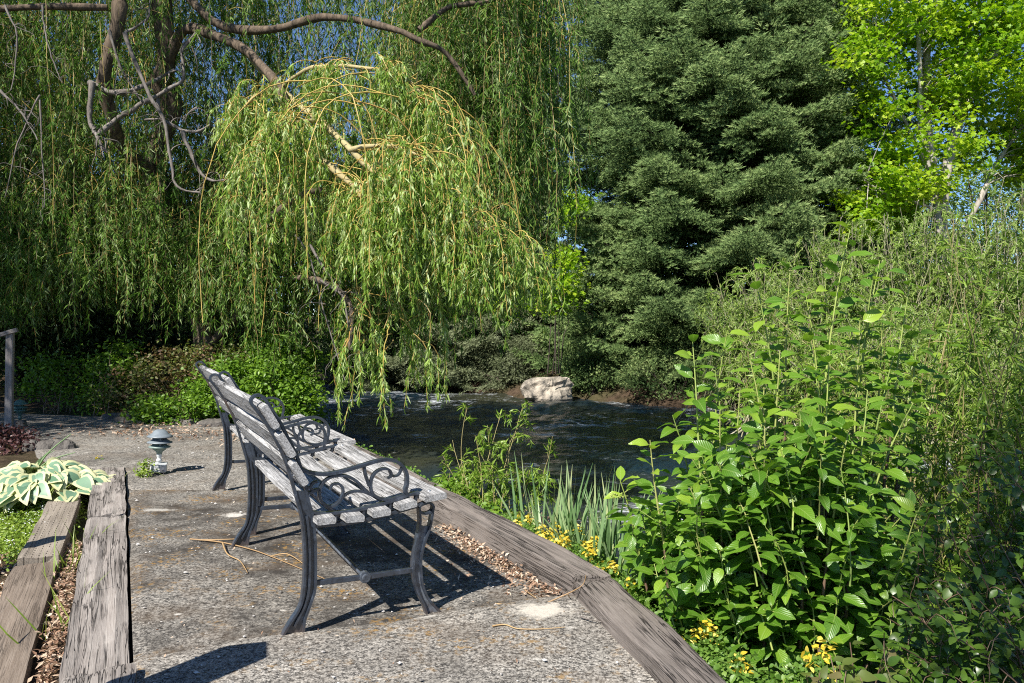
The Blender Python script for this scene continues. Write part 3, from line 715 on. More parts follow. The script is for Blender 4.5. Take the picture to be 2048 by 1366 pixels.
# ------------------------------------------------------------------ garden lights
def garden_light(base, h, mats, label, tilt, box=True):
    t = thing("garden_light", base, label, "garden light", "pagoda lights beside the path")
    s = h / .335; x, y, z = base
    if box:
        g = G(); g.box((x, y, z + .032 * s), .115 * s, .085 * s, .062 * s, bev=.006); g.box((x, y, z + .066 * s), .125 * s, .095 * s, .008 * s, bev=.002)
        g.box((x + .03 * s, y - .046 * s, z + .035 * s), .038 * s, .012, .042 * s, mat=1)
        g.build("junction_box", [M['zinc'], M['iron']], t)
    else:
        g = G(); g.lathe([(0, .07), (.045, .07), (.06, .05), (.075, 0)], base, 16); g.build("base", M['rock_dark'], t)
    g = G(); g.lathe([(.017, .068), (.017, .085), (.021, .088), (.021, .098), (.016, .102), (.016, .118), (.020, .122), (.020, .150)] if s < 1.2 else [(.017, .05), (.017, .15)], base, 14)
    g.build("stem", mats[2], t, smooth=True)
    def sc(p): return [(a * s, b * s) for a, b in p]
    g = G(); g.lathe(sc([(.0, .140), (.020, .142), (.024, .158), (.047, .176), (.056, .190), (.058, .196)]), base, 28); g.build("cup", mats[1], t, smooth=True)
    g = G(); g.lathe(sc([(.034, .196), (.034, .30)]), base, 20); g.build("lens", M['lens'], t, smooth=True)
    for i, (z0, r) in enumerate(((.196, .080), (.232, .093), (.278, .095))):
        g = G()
        if i < 2: pr = [(r - .03, z0 - .001), (r, z0 - .002), (r + .001, z0 + .003), (r * .78, z0 + .012), (r * .55, z0 + .026), (r * .40, z0 + .034)]
        else: pr = [(r - .035, z0 - .001), (r, z0 - .003), (r + .001, z0 + .003), (r * .80, z0 + .014), (r * .64, z0 + .024), (r * .50, z0 + .044), (r * .30, z0 + .054), (0, z0 + .058)]
        g.lathe(sc(pr), base, 32)
        g.build("tier", mats[1] if i == 0 else mats[0], t, smooth=True)
    for i in range(3):
        a = .7 + i * 2.094; q = np.array([x + .054 * s * math.cos(a), y + .054 * s * math.sin(a), z])
        for z0, z1 in ((.205, .232), (.242, .280)):
            g = G(); g.tube([q + (0, 0, z0 * s), q + (0, 0, z1 * s)], .006 * s, 8); g.build("spacer", mats[0], t)
    t.rotation_euler = tilt
p = gnd(317, 944)
garden_light(p, .335, (M['lamp_blue'], M['lamp_green'], M['zinc']), "pale blue green tiered light on a metal box beside the bench", (0, .04, .3))
p = gnd(40, 852)
garden_light(p, .30, (M['lamp_dark'], M['lamp_dark'], M['lamp_dark']), "dark green tiered light behind the wooden handrail post at the left", (0, 0, .9), False)

# ------------------------------------------------------------------ handrail post and stones at the left
def handrail(px, label, base, h, name="handrail", w_=.085, rail=True):
    t = thing(name, base, label, "handrail"); x, y, z = base
    g = G(); 
    g2 = G(); g2.box((0, 0, 0), h, w_, w_, bev=.006)
    o = g2.build("post", M['post'], t, loc=(0, 0, h / 2 - .02), rot=(0, -math.pi / 2 + .012, .3)); 
    if rail:
        g2 = G(); g2.box((0, 0, 0), 1.6, .10, .045, bev=.006)
        g2.build("rail", M['post'], t, loc=(-.62, -.28, h - .27 + .02), rot=(0, -.33, .42))
    return t
b = gnd(19, 866)
handrail(17, "leaning grey wooden post with a sloping rail at the left edge", b, 1.09, w_=.07)
handrail(0, "square grey post standing left of the flower bed outside the photo", np.array([-3.10, 3.62, -.15]), 1.15, "wooden_post", .09, False)
handrail(0, "square grey post standing beside the near path slab outside the photo", np.array([-1.44, 1.92, -.1]), 1.12, "wooden_post", .15, False)
def stone(name, c, r, mat, label, cat="rock", seed=0, group=None, sub=18):
    g = G(); th = np.linspace(0, math.pi, sub); ph = np.linspace(0, 2 * math.pi, sub * 2, endpoint=False)
    TH, PH = np.meshgrid(th, ph, indexing='ij'); d = np.stack([np.sin(TH) * np.cos(PH), np.sin(TH) * np.sin(PH), np.cos(TH)], -1)
    q = np.sign(d) * np.abs(d) ** .72
    k = 1 + .16 * wav(d[..., 0] * 2 + seed, d[..., 1] * 2 + d[..., 2] * 1.7, 1.4, seed) + .06 * wav(d[..., 0] * 5, d[..., 2] * 5 + seed + d[..., 1] * 4, 2, seed + 2)
    V = q * k[..., None] * np.asarray(r)
    i = np.arange(V.shape[0] * V.shape[1]).reshape(V.shape[:2]); a = i[:-1]; b = i[1:]
    g.add(V.reshape(-1, 3), np.stack([a, np.roll(a, -1, 1), np.roll(b, -1, 1), b], -1).reshape(-1, 4)[:, ::-1])
    return tag(g.build(name, mat, smooth=False, loc=c, rot=(0, 0, seed * .9)), label, cat, group)
stone("boulder", at(1098, 776, 19.2) + (0, 0, -.08), (.64, .45, .33), M['rock'], "large pale boulder at the far waterline left of the big spruce", seed=1)
stone("boulder", at(905, 772, 23.2) + (0, 0, -.15), (1.1, .5, .35), M['rock_dark'], "dark wet stone on the far bank under the grey spruce", seed=3)
for i, (px, py, s_) in enumerate(((62, 902, .10), (92, 904, .11), (128, 905, .13))):
    stone("edging_stone", gnd(px, py, -.05), (s_ * .8, s_ * .8, s_ * 1.0), M['rock_dark'],
          ["dark gapped edging stone at the far end of the hosta bed, leftmost of three", "upright edging stone at the end of the hosta bed, middle of three", "squat pale edging stone at the end of the bed, right of two others"][i], seed=i + 2, group="stones edging the far path", sub=10)
for i, (px, py) in enumerate(((232, 838), (300, 842), (365, 846), (425, 850))):
    stone("path_stone", gnd(px, py, 0) + (0, .05, .0), (.17, .13, .07), M['rock_dark'],
          ["flat stone at the path edge under the leftmost of the low bushes", "flat stone on the path edge below the reddish bush", "flat stone on the path edge left of the far bench", "flat stone on the path edge just behind the far bench"][i], seed=i + 1, group="flat stones along the far path edge", sub=10)

# ================================================================== VEGETATION
def lerp_path(P, t):
    n, m, _ = P.shape; f = np.clip(t, 0, .9999) * (m - 1); i = f.astype(int); fr = (f - i)[..., None]
    r = np.arange(n)[:, None]
    a = P[r, i]; b = P[r, i + 1]
    return a + (b - a) * fr, nrm(b - a)
def strands(S, D0, L, m=14, stiff=1.0, sway=.25, drop=1.3):
    S = np.asarray(S, float); n = len(S); d0 = nrm(np.asarray(D0, float)); st = (np.asarray(L) / (m - 1))[:, None]
    P = [S]; sw = rng.normal(0, sway, (n, 3)) * (1, 1, .2)
    for i in range(1, m):
        t = i / (m - 1)
        sw = sw * .7 + rng.normal(0, sway * .5, (n, 3)) * (1, 1, .2)
        d = nrm(d0 * stiff * (1 - t) ** 2 + np.array([0, 0, -1.]) * (.12 + drop * t) + sw)
        P.append(P[-1] + d * st)
    return np.stack(P, 1)
def strand_leaves(g, P, nl, L, W, T, mat=0, t0=.12, spread=.75, down=.35, along=.7, curl=.15, val=None):
    n = len(P); t = t0 + (1 - t0) * rng.uniform(0, 1, (n, nl))
    p, tn = lerp_path(P, t)
    p = p.reshape(-1, 3); tn = tn.reshape(-1, 3); k = len(p)
    D = nrm(tn * along + rdir(k) * spread + np.array([0, 0, -down]))
    N = nrm(rdir(k) + np.array([0, -.3, .6]))
    g.leaves(T, p, D, N, L * U(.65, 1.25, k), W * U(.7, 1.25, k), mat=mat, val=val, curl=curl)
def zone_starts(n, px, py, Y, bot):
    x, y, d, b = U(*px, n), U(*py, n), U(*Y, n), U(*bot, n)
    S = np.stack([(x - 1024) / F * d, d, CZ - (y - HY) / F * d], 1)
    return S, np.maximum(.5, (b - y) / F * d)
LS = 1.0
def limb(g, pts, r0, r1, k=8, mat=0, sm=4, wob=.02):
    P = smooth_path(np.array([at(p[0], p[1], p[2] * LS) for p in pts]), sm); n = len(P)
    P = P + np.cumsum(rng.normal(0, wob * .25, P.shape), 0) * np.sin(np.linspace(0, math.pi, n))[:, None]
    g.tube(P, np.linspace(r0, r1, n) * (1 + .12 * np.sin(np.arange(n) * 1.3)), k, mat); return P

# ---- the big weeping willow
wil = thing("willow_tree", at(420, 800, 12), "big old weeping willow with gnarled limbs and long hanging strands at the left", "tree")
g = G()
LS = .90
limb(g, [(425, 830, 12), (405, 640, 12), (380, 520, 12), (338, 430, 11.8), (312, 330, 11.6), (345, 215, 11.4), (322, 170, 11.3), (332, 110, 11.2), (310, -120, 11), (300, -380, 11)], .17, .10, 10)
limb(g, [(318, 350, 11.6), (250, 300, 11), (222, 240, 10.6), (205, 165, 10.4), (222, 95, 10.3), (238, 10, 10.2), (228, -200, 10.2)], .07, .085, 9)
limb(g, [(332, 130, 11.2), (370, 60, 11), (440, 78, 10.6), (500, 110, 10.2), (560, 180, 9.2), (600, 300, 8.7)], .075, .036, 9)
limb(g, [(310, -100, 11), (420, 40, 10.6), (540, 55, 10.2), (640, 28, 9.8), (760, 45, 9.6), (835, 75, 9.5), (890, 105, 9.6), (950, 190, 9.7)], .058, .022, 9)
limb(g, [(838, 60, 9.5), (900, 15, 9.6), (985, 0, 9.8), (1080, -60, 10)], .035, .02, 6)
limb(g, [(-60, 22, 10), (60, 15, 10), (215, 15, 10.2)], .035, .04, 6)
limb(g, [(400, 560, 12), (500, 470, 11), (590, 400, 10), (640, 380, 9)], .07, .03, 7)
limb(g, [(410, 700, 12), (560, 560, 11.2), (690, 590, 10), (700, 700, 9.7)], .05, .02, 6)
g.build("trunk", M['wbark'], wil, smooth=True)
g = G()
for pts, r in (([(178, 165, 10.1), (235, 186, 10.1), (290, 172, 10.2), (348, 140, 10.6)], .035), ([(185, 165, 10), (182, 215, 10), (186, 250, 10), (200, 280, 9.9), (214, 305, 9.9)], .03),
               ([(198, 268, 10), (245, 230, 10), (290, 205, 10), (330, 178, 10), (366, 155, 10), (365, 100, 10), (392, 65, 10)], .028), ([(218, 60, 9.9), (240, 120, 9.9), (285, 205, 9.9)], .016),
               ([(250, 65, 9.8), (262, 110, 9.8), (300, 190, 9.8), (330, 240, 9.8), (345, 320, 9.8), (355, 370, 9.8), (400, 385, 9.8)], .022), ([(315, 190, 10), (330, 240, 10), (385, 262, 9.9), (420, 250, 9.8)], .022),
               ([(365, 262, 9.8), (380, 300, 9.8), (410, 350, 9.8), (450, 360, 9.8)], .022), ([(250, 65, 9.8), (290, 40, 9.8), (300, 0, 9.8)], .014), ([(290, 240, 9.9), (330, 242, 9.9)], .012), ([(395, 215, 9.8), (365, 240, 9.8)], .012),
               ([(0, 180, 8.6), (40, 220, 8.6), (75, 280, 8.6)], .012), ([(85, 10, 9), (90, 60, 9), (110, 120, 9), (125, 165, 9)], .009), ([(10, 10, 8.8), (30, 70, 8.8), (22, 180, 8.8)], .010), ([(80, 190, 8.8), (45, 260, 8.8), (10, 395, 8.8)], .008),
               ([(80, 200, 9), (80, 320, 9), (88, 415, 9)], .008), ([(640, 560, 8), (690, 600, 8), (705, 700, 8)], .012), ([(620, 490, 8), (660, 545, 8), (690, 590, 8)], .012), ([(590, 470, 8.2), (625, 520, 8.2), (660, 640, 8.2), (690, 760, 8.2)], .008)):
    g = G(); limb(g, pts, r * 1.15, r * .5, 6, 0, 5, .03); Q = smooth_path(np.array([at(p[0], p[1], p[2] * LS) for p in pts]), 4); nq = 7; a_ = Q[rng.integers(len(Q) // 3, len(Q), nq)]; g.tubes(strands(a_, rng.normal(0, 1, (nq, 3)) + (0, 0, .2), U(.15, .5, nq), 8, 2.0, .35, .3), np.linspace(r * .35, .0015, 8)[None], 4)
    g.build("dead_limb", M['wpale'], wil, smooth=True)
LS = 1.0
gl, gt = G(), G()
ZONES = [(330, (-180, 130), (-420, 60), (10.5, 13.5), (480, 690)), (60, (120, 230), (-420, -40), (10.5, 13.5), (20, 240)), (330, (180, 470), (-420, 200), (10.5, 13.5), (540, 720)),
         (380, (-150, 480), (260, 430), (9.8, 12.5), (540, 700)), (110, (380, 600), (-420, -60), (9.8, 12), (60, 420)), (180, (450, 720), (200, 430), (9.6, 12), (600, 780)),
         (90, (620, 860), (-380, -40), (10.5, 12.5), (10, 240)), (140, (600, 880), (150, 300), (10, 12), (480, 640)), (300, (820, 1040), (-380, 180), (9.8, 12), (440, 640)), (95, (700, 1060), (250, 460), (9.4, 10.8), (540, 720)),
         (130, (1010, 1130), (-380, 60), (9.6, 11), (240, 600)), (70, (1050, 1120), (-300, 0), (9.4, 10.4), (560, 720))]
for n, px, py, Y, bot in ZONES:
    S, L = zone_starts(n, px, py, Y, bot)
    spx = 1024 + S[:, 0] / S[:, 1] * F; spy = HY + (CZ - S[:, 2]) / S[:, 1] * F
    thin = ((spx > 90) & (spx < 240) & (spy < 270)) | ((spx > 490) & (spx < 840) & (spy < 245)) | ((spx > 1120) & (spy < 240))
    keep = ~thin | (rng.uniform(0, 1, n) < np.where(spx < 400, .34, .13)); S, L, spx = S[keep], L[keep], spx[keep]; n = len(S)
    d0 = np.stack([rng.normal(0, .8, n) * np.where(spx > 900, .3, 1), rng.normal(-.2, .6, n), U(-.2, .5, n)], 1)
    P = strands(S, d0, L, 16, .5, .16)
    P = P[1024 + P[:, -1, 0] / P[:, -1, 1] * F < rng.uniform(1110, 1190, n)]; n = len(P)
    gt.tubes(P, np.linspace(.0038, .0016, 16)[None], 3, val=rng.uniform(0, 1, n) ** 2)
    nl = int(np.clip(L.mean() / .034, 30, 110))
    strand_leaves(gl, P, nl, .09, .0155, T_DIA)
    # side shoots
    k = 6 * n; pi = rng.integers(0, n, k); p, tn = lerp_path(P[pi], U(.25, .85, k)[:, None]); p = p[:, 0]
    P2 = strands(p, np.stack([rng.normal(0, 1, k), rng.normal(0, 1, k), U(-.3, .6, k)], 1), U(.3, 1.0, k), 8, 1.3, .32)
    P2 = P2[1024 + P2[:, -1, 0] / P2[:, -1, 1] * F < rng.uniform(1100, 1215, k)]; k = len(P2)
    gt.tubes(P2, np.linspace(.0022, .001, 8)[None], 3, val=rng.uniform(0, 1, k) ** 2)
    strand_leaves(gl, P2, 24, .092, .0155, T_DIA, spread=.8, val=np.clip(np.repeat(rng.uniform(0, 1, k), 24) + rng.normal(0, .15, 24 * k), 0, 1))
gl.build("crown", M['willow'], wil); gt.build("twigs", M['wtwig'], wil)
# ---- the near sunlit bough of the willow
gb, gl, gt = G(), G(), G()
BR = [[(500, 110, 9.3), (560, 180, 8.6), (640, 240, 7.8), (700, 300, 7.3), (765, 355, 7.1), (835, 395, 7.0), (935, 430, 7.0), (1040, 500, 7.1)],
      [(560, 180, 8.8), (610, 140, 8.2), (700, 130, 7.7), (800, 150, 7.5), (860, 210, 7.4)], [(600, 290, 8.7), (655, 325, 7.6), (720, 385, 7.2), (747, 455, 6.9), (742, 545, 6.8)],
      [(560, 180, 8.8), (510, 195, 8.2), (455, 255, 7.9)], [(720, 385, 7.2), (800, 450, 6.9), (900, 480, 6.8), (960, 520, 6.8)], [(640, 240, 7.8), (560, 260, 7.4), (520, 320, 7.2)], [(700, 300, 7.3), (790, 290, 7.0), (860, 320, 6.9)]]
starts = []; outs = []
for i, b in enumerate(BR):
    P = limb(gb, b, .045 if i in (0, 2) else .026, .009, 6, 0, 5, .02)
    n = 92 if i in (0, 2) else 56
    s = U(.18 if i else .3, 1, n) * (len(P) - 1.01); j = s.astype(int)
    p = P[j] + (P[j + 1] - P[j]) * (s - j)[:, None]; tn = nrm(P[j + 1] - P[j])
    starts.append(p + rng.normal(0, .05, p.shape)); outs.append(tn * .5 + np.stack([rng.normal(0, .75, n), rng.normal(-.35, .6, n), U(.0, .95, n)], 1))
S = np.concatenate(starts); D = np.concatenate(outs); n = len(S)
P = strands(S, D, U(.35, 1.3, n) * rng.choice([.6, 1, 1.15], n), 16, 1.5, .17, 1.5)
hole = wav(P[:, 8, 0] * 2.2, P[:, 8, 2] * 2.4, 1.0, 1) < -.28
epx = 1024 + P[:, -1, 0] / P[:, -1, 1] * F
P = P[(P[:, -1, 2] > np.interp(epx, [380, 560, 700, 880, 1000, 1120], [1.38, 1.62, 1.55, 1.40, 1.15, 1.0])) & ~hole & (epx < 1125)]; n = len(P)
gt.tubes(P, np.linspace(.0048, .0020, 16)[None], 4, val=rng.uniform(.45, .9, n))
strand_leaves(gl, P, 40, .080, .0118, T_LANCE, t0=.25, spread=.6, down=.5, curl=.25)
k = 6 * n; p, tn = lerp_path(np.repeat(P, 6, 0), U(.35, .97, k)[:, None])
P2 = strands(p[:, 0], np.stack([rng.normal(0, 1, k), rng.normal(0, 1, k), U(-.2, .8, k)], 1), U(.12, .42, k), 7, 1.2, .25)
gt.tubes(P2, np.linspace(.0018, .001, 7)[None], 3, val=rng.uniform(.3, 1, k))
strand_leaves(gl, P2, 15, .078, .0120, T_LANCE, spread=.6, down=.6, curl=.3, val=np.clip(np.repeat(rng.uniform(0, 1, k), 15) + rng.normal(0, .2, 15 * k), 0, 1))
S, L = zone_starts(44, (690, 860), (500, 690), (6.8, 7.6), (600, 915))
P = strands(S, np.stack([rng.normal(0, .6, 44), rng.normal(0, .5, 44), U(-.4, .2, 44)], 1), L, 14, .8, .25)
gt.tubes(P, np.linspace(.005, .002, 14)[None], 4, val=rng.uniform(.2, 1, len(P)))
strand_leaves(gl, P, 62, .078, .0125, T_LANCE, t0=.35, spread=.7, down=.5, curl=.25)
# long bare yellow whips
S, L = zone_starts(26, (580, 900), (130, 420), (6.8, 7.8), (430, 800))
P = strands(S, np.stack([rng.normal(0, .9, 26), rng.normal(0, .4, 26), U(0, .6, 26)], 1), L, 16, .9, .12)
gt.tubes(P, np.linspace(.006, .003, 16)[None], 4, val=rng.uniform(.45, 1, len(P)))
gc, gct = G(), G()  # unseen crown mass above the view, added to shade the hanging curtain
n = 420; S = np.stack([U(-11, -.6, n), U(6.9, 9.4, n), U(5.6, 8.2, n)], 1); S[:, 2] += (S[:, 1] - 7) * .35; S = S[wav(S[:, 0] * 1.5, S[:, 1] * 1.5, 1.0, 2) > np.where(S[:, 0] < -4, -.5, -.05)]; n = len(S)
P = strands(S, np.stack([rng.normal(0, .9, n), rng.normal(-.2, .7, n), U(-.1, .6, n)], 1), U(.7, 1.9, n), 12, .8, .2)
P = P[P[:, -1, 2] > 1.35 + .41 * P[:, -1, 1]]; n = len(P)
gct.tubes(P, np.linspace(.004, .002, 12)[None], 3, val=rng.uniform(0, 1, n)); strand_leaves(gc, P, 90, .105, .022, T_DIA, spread=1.0)
gc.build("added_shade_crown", M['willow'], wil); gct.build("added_shade_twigs", M['wtwig'], wil)
bo = gb.build("sunlit_bough", bark_mat('sunlit_willow_bark', (.24, .19, .09), (.42, .36, .19), 12, .8, (1, 1, .4), .4), wil, smooth=True); WL[bo.name] = WL[wil.name]  # paler than the trunk bark; sunlight put into the bough's bark colour
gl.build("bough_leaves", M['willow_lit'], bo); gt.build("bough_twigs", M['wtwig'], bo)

# ---- conifers
def spruce(name, base, H, R, label, mleaf, z0=.25, front=True, dens=1.0, seed=1, droop=.35, tuft=.095, group=None, prof=.82):
    r = np.random.default_rng(seed); base = np.asarray(base, float)
    t = thing(name, base, label, "tree", group)
    g = G(); zz = np.linspace(-.6, H, 12); g.tube(np.stack([np.full(12, base[0]), np.full(12, base[1]), base[2] + zz], 1), np.interp(zz, [0, H], [R * .075, .02]), 8)
    gl = G(); tp = []; td = []; tv_ = []
    z = z0
    while z < H * .98:
        rr = R * (1 - z / H) ** prof * (1 if z > .6 else .93); nb = int(np.clip(6.2 * rr ** .55 + 3, 5, 15) * dens)
        a0 = r.uniform(0, 6.28)
        for b in range(nb):
            az = a0 + b * 6.283 / nb + r.normal(0, .18)
            fy = math.sin(az)
            if front and fy > .45: continue
            L = rr * r.uniform(.66, 1.14); bv = r.uniform(-1, 1); zb = z + r.normal(0, .24)
            m = 8; s = np.linspace(0, 1, m); o = np.array([math.cos(az), math.sin(az), 0])
            dz = -droop * L * (s * 1.0 - .95 * s ** 2.6 * .75) + .10 * L * s
            pts = base + np.outer(s * L, o) + np.stack([0 * s, 0 * s, zb + dz], 1)
            g.tube(pts, np.linspace(.014 * rr + .006, .006, m), 4, cap=False)
            # laterals
            nl = max(4, int(L / .17)); ss = np.linspace(.22, 1.0, nl) + r.normal(0, .012, nl)
            sideax = np.array([-o[1], o[0], 0])
            for side in (-1, 1):
                q = np.clip(ss + side * .02, 0, 1)
                p = np.stack([np.interp(q, s, pts[:, k]) for k in range(3)], 1)
                ll = np.clip((1.03 - q) * L * .75, .0, .85) * r.uniform(.7, 1.2, nl) + .16
                d = nrm(o * .75 + sideax * side * r.uniform(.55, 1.0, nl)[:, None] + np.array([0, 0, -.05]) + r.normal(0, .12, (nl, 3)))
                for k in range(nl):
                    nt_ = max(2, int(ll[k] / .105)); u = (np.arange(nt_) + .6) / nt_
                    c = p[k] + d[k] * (u * ll[k])[:, None] + np.array([0, 0, -.12]) * (u ** 2 * ll[k])[:, None]
                    dd = nrm(np.cross(d[k], [0, 0, 1.]))
                    for e in (-1, 0, 1):
                        w_ = .085 * (1 - u * .6)[:, None] * e
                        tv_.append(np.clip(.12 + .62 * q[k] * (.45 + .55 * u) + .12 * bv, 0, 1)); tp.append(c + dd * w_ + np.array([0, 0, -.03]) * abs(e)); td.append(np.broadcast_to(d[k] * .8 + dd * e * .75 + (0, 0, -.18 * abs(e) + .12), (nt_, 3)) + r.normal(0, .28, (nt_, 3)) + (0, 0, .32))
        z += r.uniform(.24, .34) * (1 if z > 1 else .8) * max(1, H / 25)
    k = int(170 * H); zz = r.uniform(.5, H * .9, k); aa = r.uniform(0, 6.28, k); rr = R * (1 - zz / H) ** prof * r.uniform(.05, .62, k)
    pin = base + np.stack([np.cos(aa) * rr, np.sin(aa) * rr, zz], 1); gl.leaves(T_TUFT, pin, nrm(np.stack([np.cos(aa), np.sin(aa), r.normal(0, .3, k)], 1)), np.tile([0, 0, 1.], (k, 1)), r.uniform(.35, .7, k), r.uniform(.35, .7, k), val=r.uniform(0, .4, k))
    P = np.concatenate(tp); D = np.concatenate(td); n = len(P)
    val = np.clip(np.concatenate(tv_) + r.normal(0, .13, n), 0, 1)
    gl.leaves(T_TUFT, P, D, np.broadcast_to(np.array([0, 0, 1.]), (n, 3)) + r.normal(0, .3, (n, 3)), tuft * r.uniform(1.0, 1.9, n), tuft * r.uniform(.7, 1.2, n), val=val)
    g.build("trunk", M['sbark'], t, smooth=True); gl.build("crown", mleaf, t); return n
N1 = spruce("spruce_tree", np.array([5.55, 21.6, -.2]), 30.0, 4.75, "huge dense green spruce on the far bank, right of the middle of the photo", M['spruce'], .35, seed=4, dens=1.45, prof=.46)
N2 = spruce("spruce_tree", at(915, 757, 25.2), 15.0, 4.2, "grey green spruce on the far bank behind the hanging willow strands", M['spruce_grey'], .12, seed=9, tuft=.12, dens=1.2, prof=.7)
print("tufts", N1, N2)

# ---- leafy crowns made of clusters
def cluster_leaves(g, C, nl, cr, T, L, W, mat=0, flat=.6, up=.8, val=None, curl=.1, droop=.25):
    n = len(C); P = np.repeat(C, nl, 0) + rng.normal(0, 1, (n * nl, 3)) * np.array([cr, cr, cr * flat])
    k = len(P); D = nrm(rdir(k) * (1, 1, .5) + np.array([0, 0, -droop])); N = nrm(rdir(k) * .8 + np.array([0, -.25, up]))
    vv = None
    if val is not None: vv = np.clip(np.repeat(val, nl) + rng.normal(0, .15, k), 0, 1)
    g.leaves(T, P, D, N, L * U(.6, 1.25, k), W * U(.7, 1.2, k), mat=mat, val=vv, curl=curl)
def ell(n, c, r, shell=.45):
    d = rdir(n); u = rng.uniform(shell ** 3, 1, n) ** (1 / 3)
    return np.asarray(c) + d * u[:, None] * np.asarray(r)
def bush(name, base, blobs, ncl, nl, cr, T, L, W, mleaf, mstem, label, cat="bush", nst=20, rs=.012, group=None, shell=.5, up=.8, flat=.7, leafname="foliage"):
    base = np.asarray(base, float); t = thing(name, base, label, cat, group); gl, gs = G(), G()
    vol = np.array([np.prod(b[1]) ** (2 / 3) for b in blobs]); vol = vol / vol.sum(); allC = []
    for (c, r), f in zip(blobs, vol):
        allC.append(ell(max(3, int(ncl * f)), c, r, shell))
    C = np.concatenate(allC)
    cluster_leaves(gl, C, nl, cr, T, L, W, up=up, flat=flat, val=rng.uniform(.1, .9, len(C)))
    k = min(nst, len(C)); sel = C[rng.choice(len(C), k, False)]
    s = np.linspace(0, 1, 8)[None, :, None]
    B = base + np.stack([rng.normal(0, .12, k), rng.normal(0, .12, k), np.full(k, -.05)], 1)
    Pm = B[:, None] * (1 - s) + sel[:, None] * s; Pm[:, :, 2] += (np.sin(s[..., 0] * math.pi) * .12 * np.linalg.norm(sel - B, axis=1)[:, None])
    Pm = Pm + rng.normal(0, .02, Pm.shape) * np.sin(s * math.pi)
    gs.tubes(Pm, np.linspace(rs, rs * .3, 8)[None], 5, val=rng.uniform(0, 1, k))
    gl.build(leafname, mleaf, t); gs.build("stems", mstem, t, smooth=True); return t

# ---- bright maple at the right, pale multi-stemmed trunk
mp = thing("maple_tree", at(1900, 560, 18.6) + (0, 0, -.9), "bright yellow green maple with pale forked trunk at the top right", "tree")
g = G()
TR = [[(1895, 760, 18.6), (1892, 560, 18.6), (1885, 420, 18.6), (1905, 300, 18.6), (1935, 210, 18.6), (1990, 110, 18.6), (2060, 30, 18.6), (2140, -60, 18.6)], [(1895, 560, 18.6), (1865, 340, 18.6), (1850, 150, 18.6), (1862, -20, 18.6), (1850, -200, 18.6)],
      [(1880, 470, 18.2), (1868, 390, 18.2), (1845, 270, 18.1), (1838, 80, 18.0), (1820, -60, 18.0)], [(1892, 520, 18.6), (1960, 400, 18.6), (1990, 330, 18.6), (2040, 260, 18.6)], [(1900, 320, 18.6), (1930, 120, 18.6), (1960, -60, 18.6)],
      [(1905, 430, 18.4), (1820, 400, 17.8), (1760, 380, 17.6), (1730, 360, 17.4)], [(1850, 330, 18.6), (1790, 200, 18.2), (1750, 120, 17.8)]]
MP = [limb(g, b, r_, r_ * .4, 8, 0, 5, .03) for b, r_ in zip(TR, (.17, .12, .09, .08, .08, .05, .05))]
gl = G(); C = []
for _ in range(1700):
    px = U(1690, 2260); py = U(-260, 480)
    lo = np.interp(px, [1690, 1740, 1800, 1880, 1950, 2050, 2260], [470, 480, 470, 380, 330, 360, 330]); le = np.interp(py, [-260, 0, 60, 150, 250, 330, 400, 480], [1800, 1740, 1700, 1700, 1740, 1745, 1700, 1700])
    if py > lo or px < le + U(-25, 25): continue
    C.append(at(px, py, 18.6 + rng.normal(0, 1.2)))
C = np.array(C)
C = C[wav(C[:, 0] * 1.6, C[:, 2] * 1.9, 1.0, 3) > -.34]
cluster_leaves(gl, C, 62, .22, T_MAPLE, .125, .125, flat=.45, up=.9, val=rng.uniform(.1, .9, len(C)))
allp = np.concatenate(MP); dist_ = np.linalg.norm(allp[None] - C[:, None] + np.array([0, 0, .5]), axis=2); near = np.argmin(np.linalg.norm(allp[None] - C[:, None] + np.array([0, 0, .5]), axis=2), 1)
sel = (dist_.min(1) < 1.5) & (rng.uniform(0, 1, len(C)) < .5); near = near[sel]; Cs = C[sel]; s = np.linspace(0, 1, 6)[None, :, None]; Pm = allp[near][:, None] * (1 - s) + Cs[:, None] * s; Pm[..., 2] += .12 * np.sin(s[..., 0] * 3.14)
g.tubes(Pm, np.linspace(.016, .005, 6)[None], 4)
g.build("trunk", M['mbark'], mp, smooth=True); gl.build("crown", M['maple'], mp)
# small maple between willow and spruce
bush("young_maple", at(1110, 700, 18.5) + (0, 0, -.5), [(at(1120, 590, 18.5), (.55, .5, .38)), (at(1135, 520, 18.6), (.35, .4, .3)), (at(1150, 410, 18.8), (.32, .3, .42)), (at(1090, 600, 18.4), (.35, .3, .2)), (at(1020, 590, 19), (.4, .3, .3))], 46, 46, .17, T_MAPLE, .11, .11, M['maple'], M['sbark'],
     "small yellow green maple peeping between the willow strands and the big spruce", "tree", 5, .014)
# backdrop trees at the left behind the willow
def far_tree(px, py_top, Y, wpx, label, mat, seed, gz=0.2, ncl=240, L=.16, group="dark trees behind the willow"):
    top = at(px, py_top, Y)[2]; x = (px - 1024) / F * Y; w_ = wpx / F * Y / 2; h = top - gz
    bl = [((x + rng.normal(0, .2 * w_), Y + rng.normal(0, .3), gz + h * f), (w_ * k, w_ * .8, h * .22)) for f, k in ((.16, .95), (.36, 1.0), (.58, .85), (.80, .55))]
    bush("evergreen_tree", (x, Y, gz), bl, ncl, 60, .30, T_DIA, L, L * .42, mat, M['sbark'], label, "tree", 26, .06, group, .35)
far_tree(30, -120, 17.5, 330, "tall dark evergreen at the far left edge behind the willow", M['dark'], 1, ncl=420)
far_tree(-260, -200, 16, 420, "dark evergreen mostly outside the photo left of the handrail", M['dark'], 2, ncl=240)
far_tree(240, 330, 18, 330, "dark rounded evergreen behind the gnarled willow limbs", M['dark'], 3)
far_tree(470, 240, 20, 330, "dark evergreen behind the willow trunk left of the sunlit bough", M['dark'], 4)
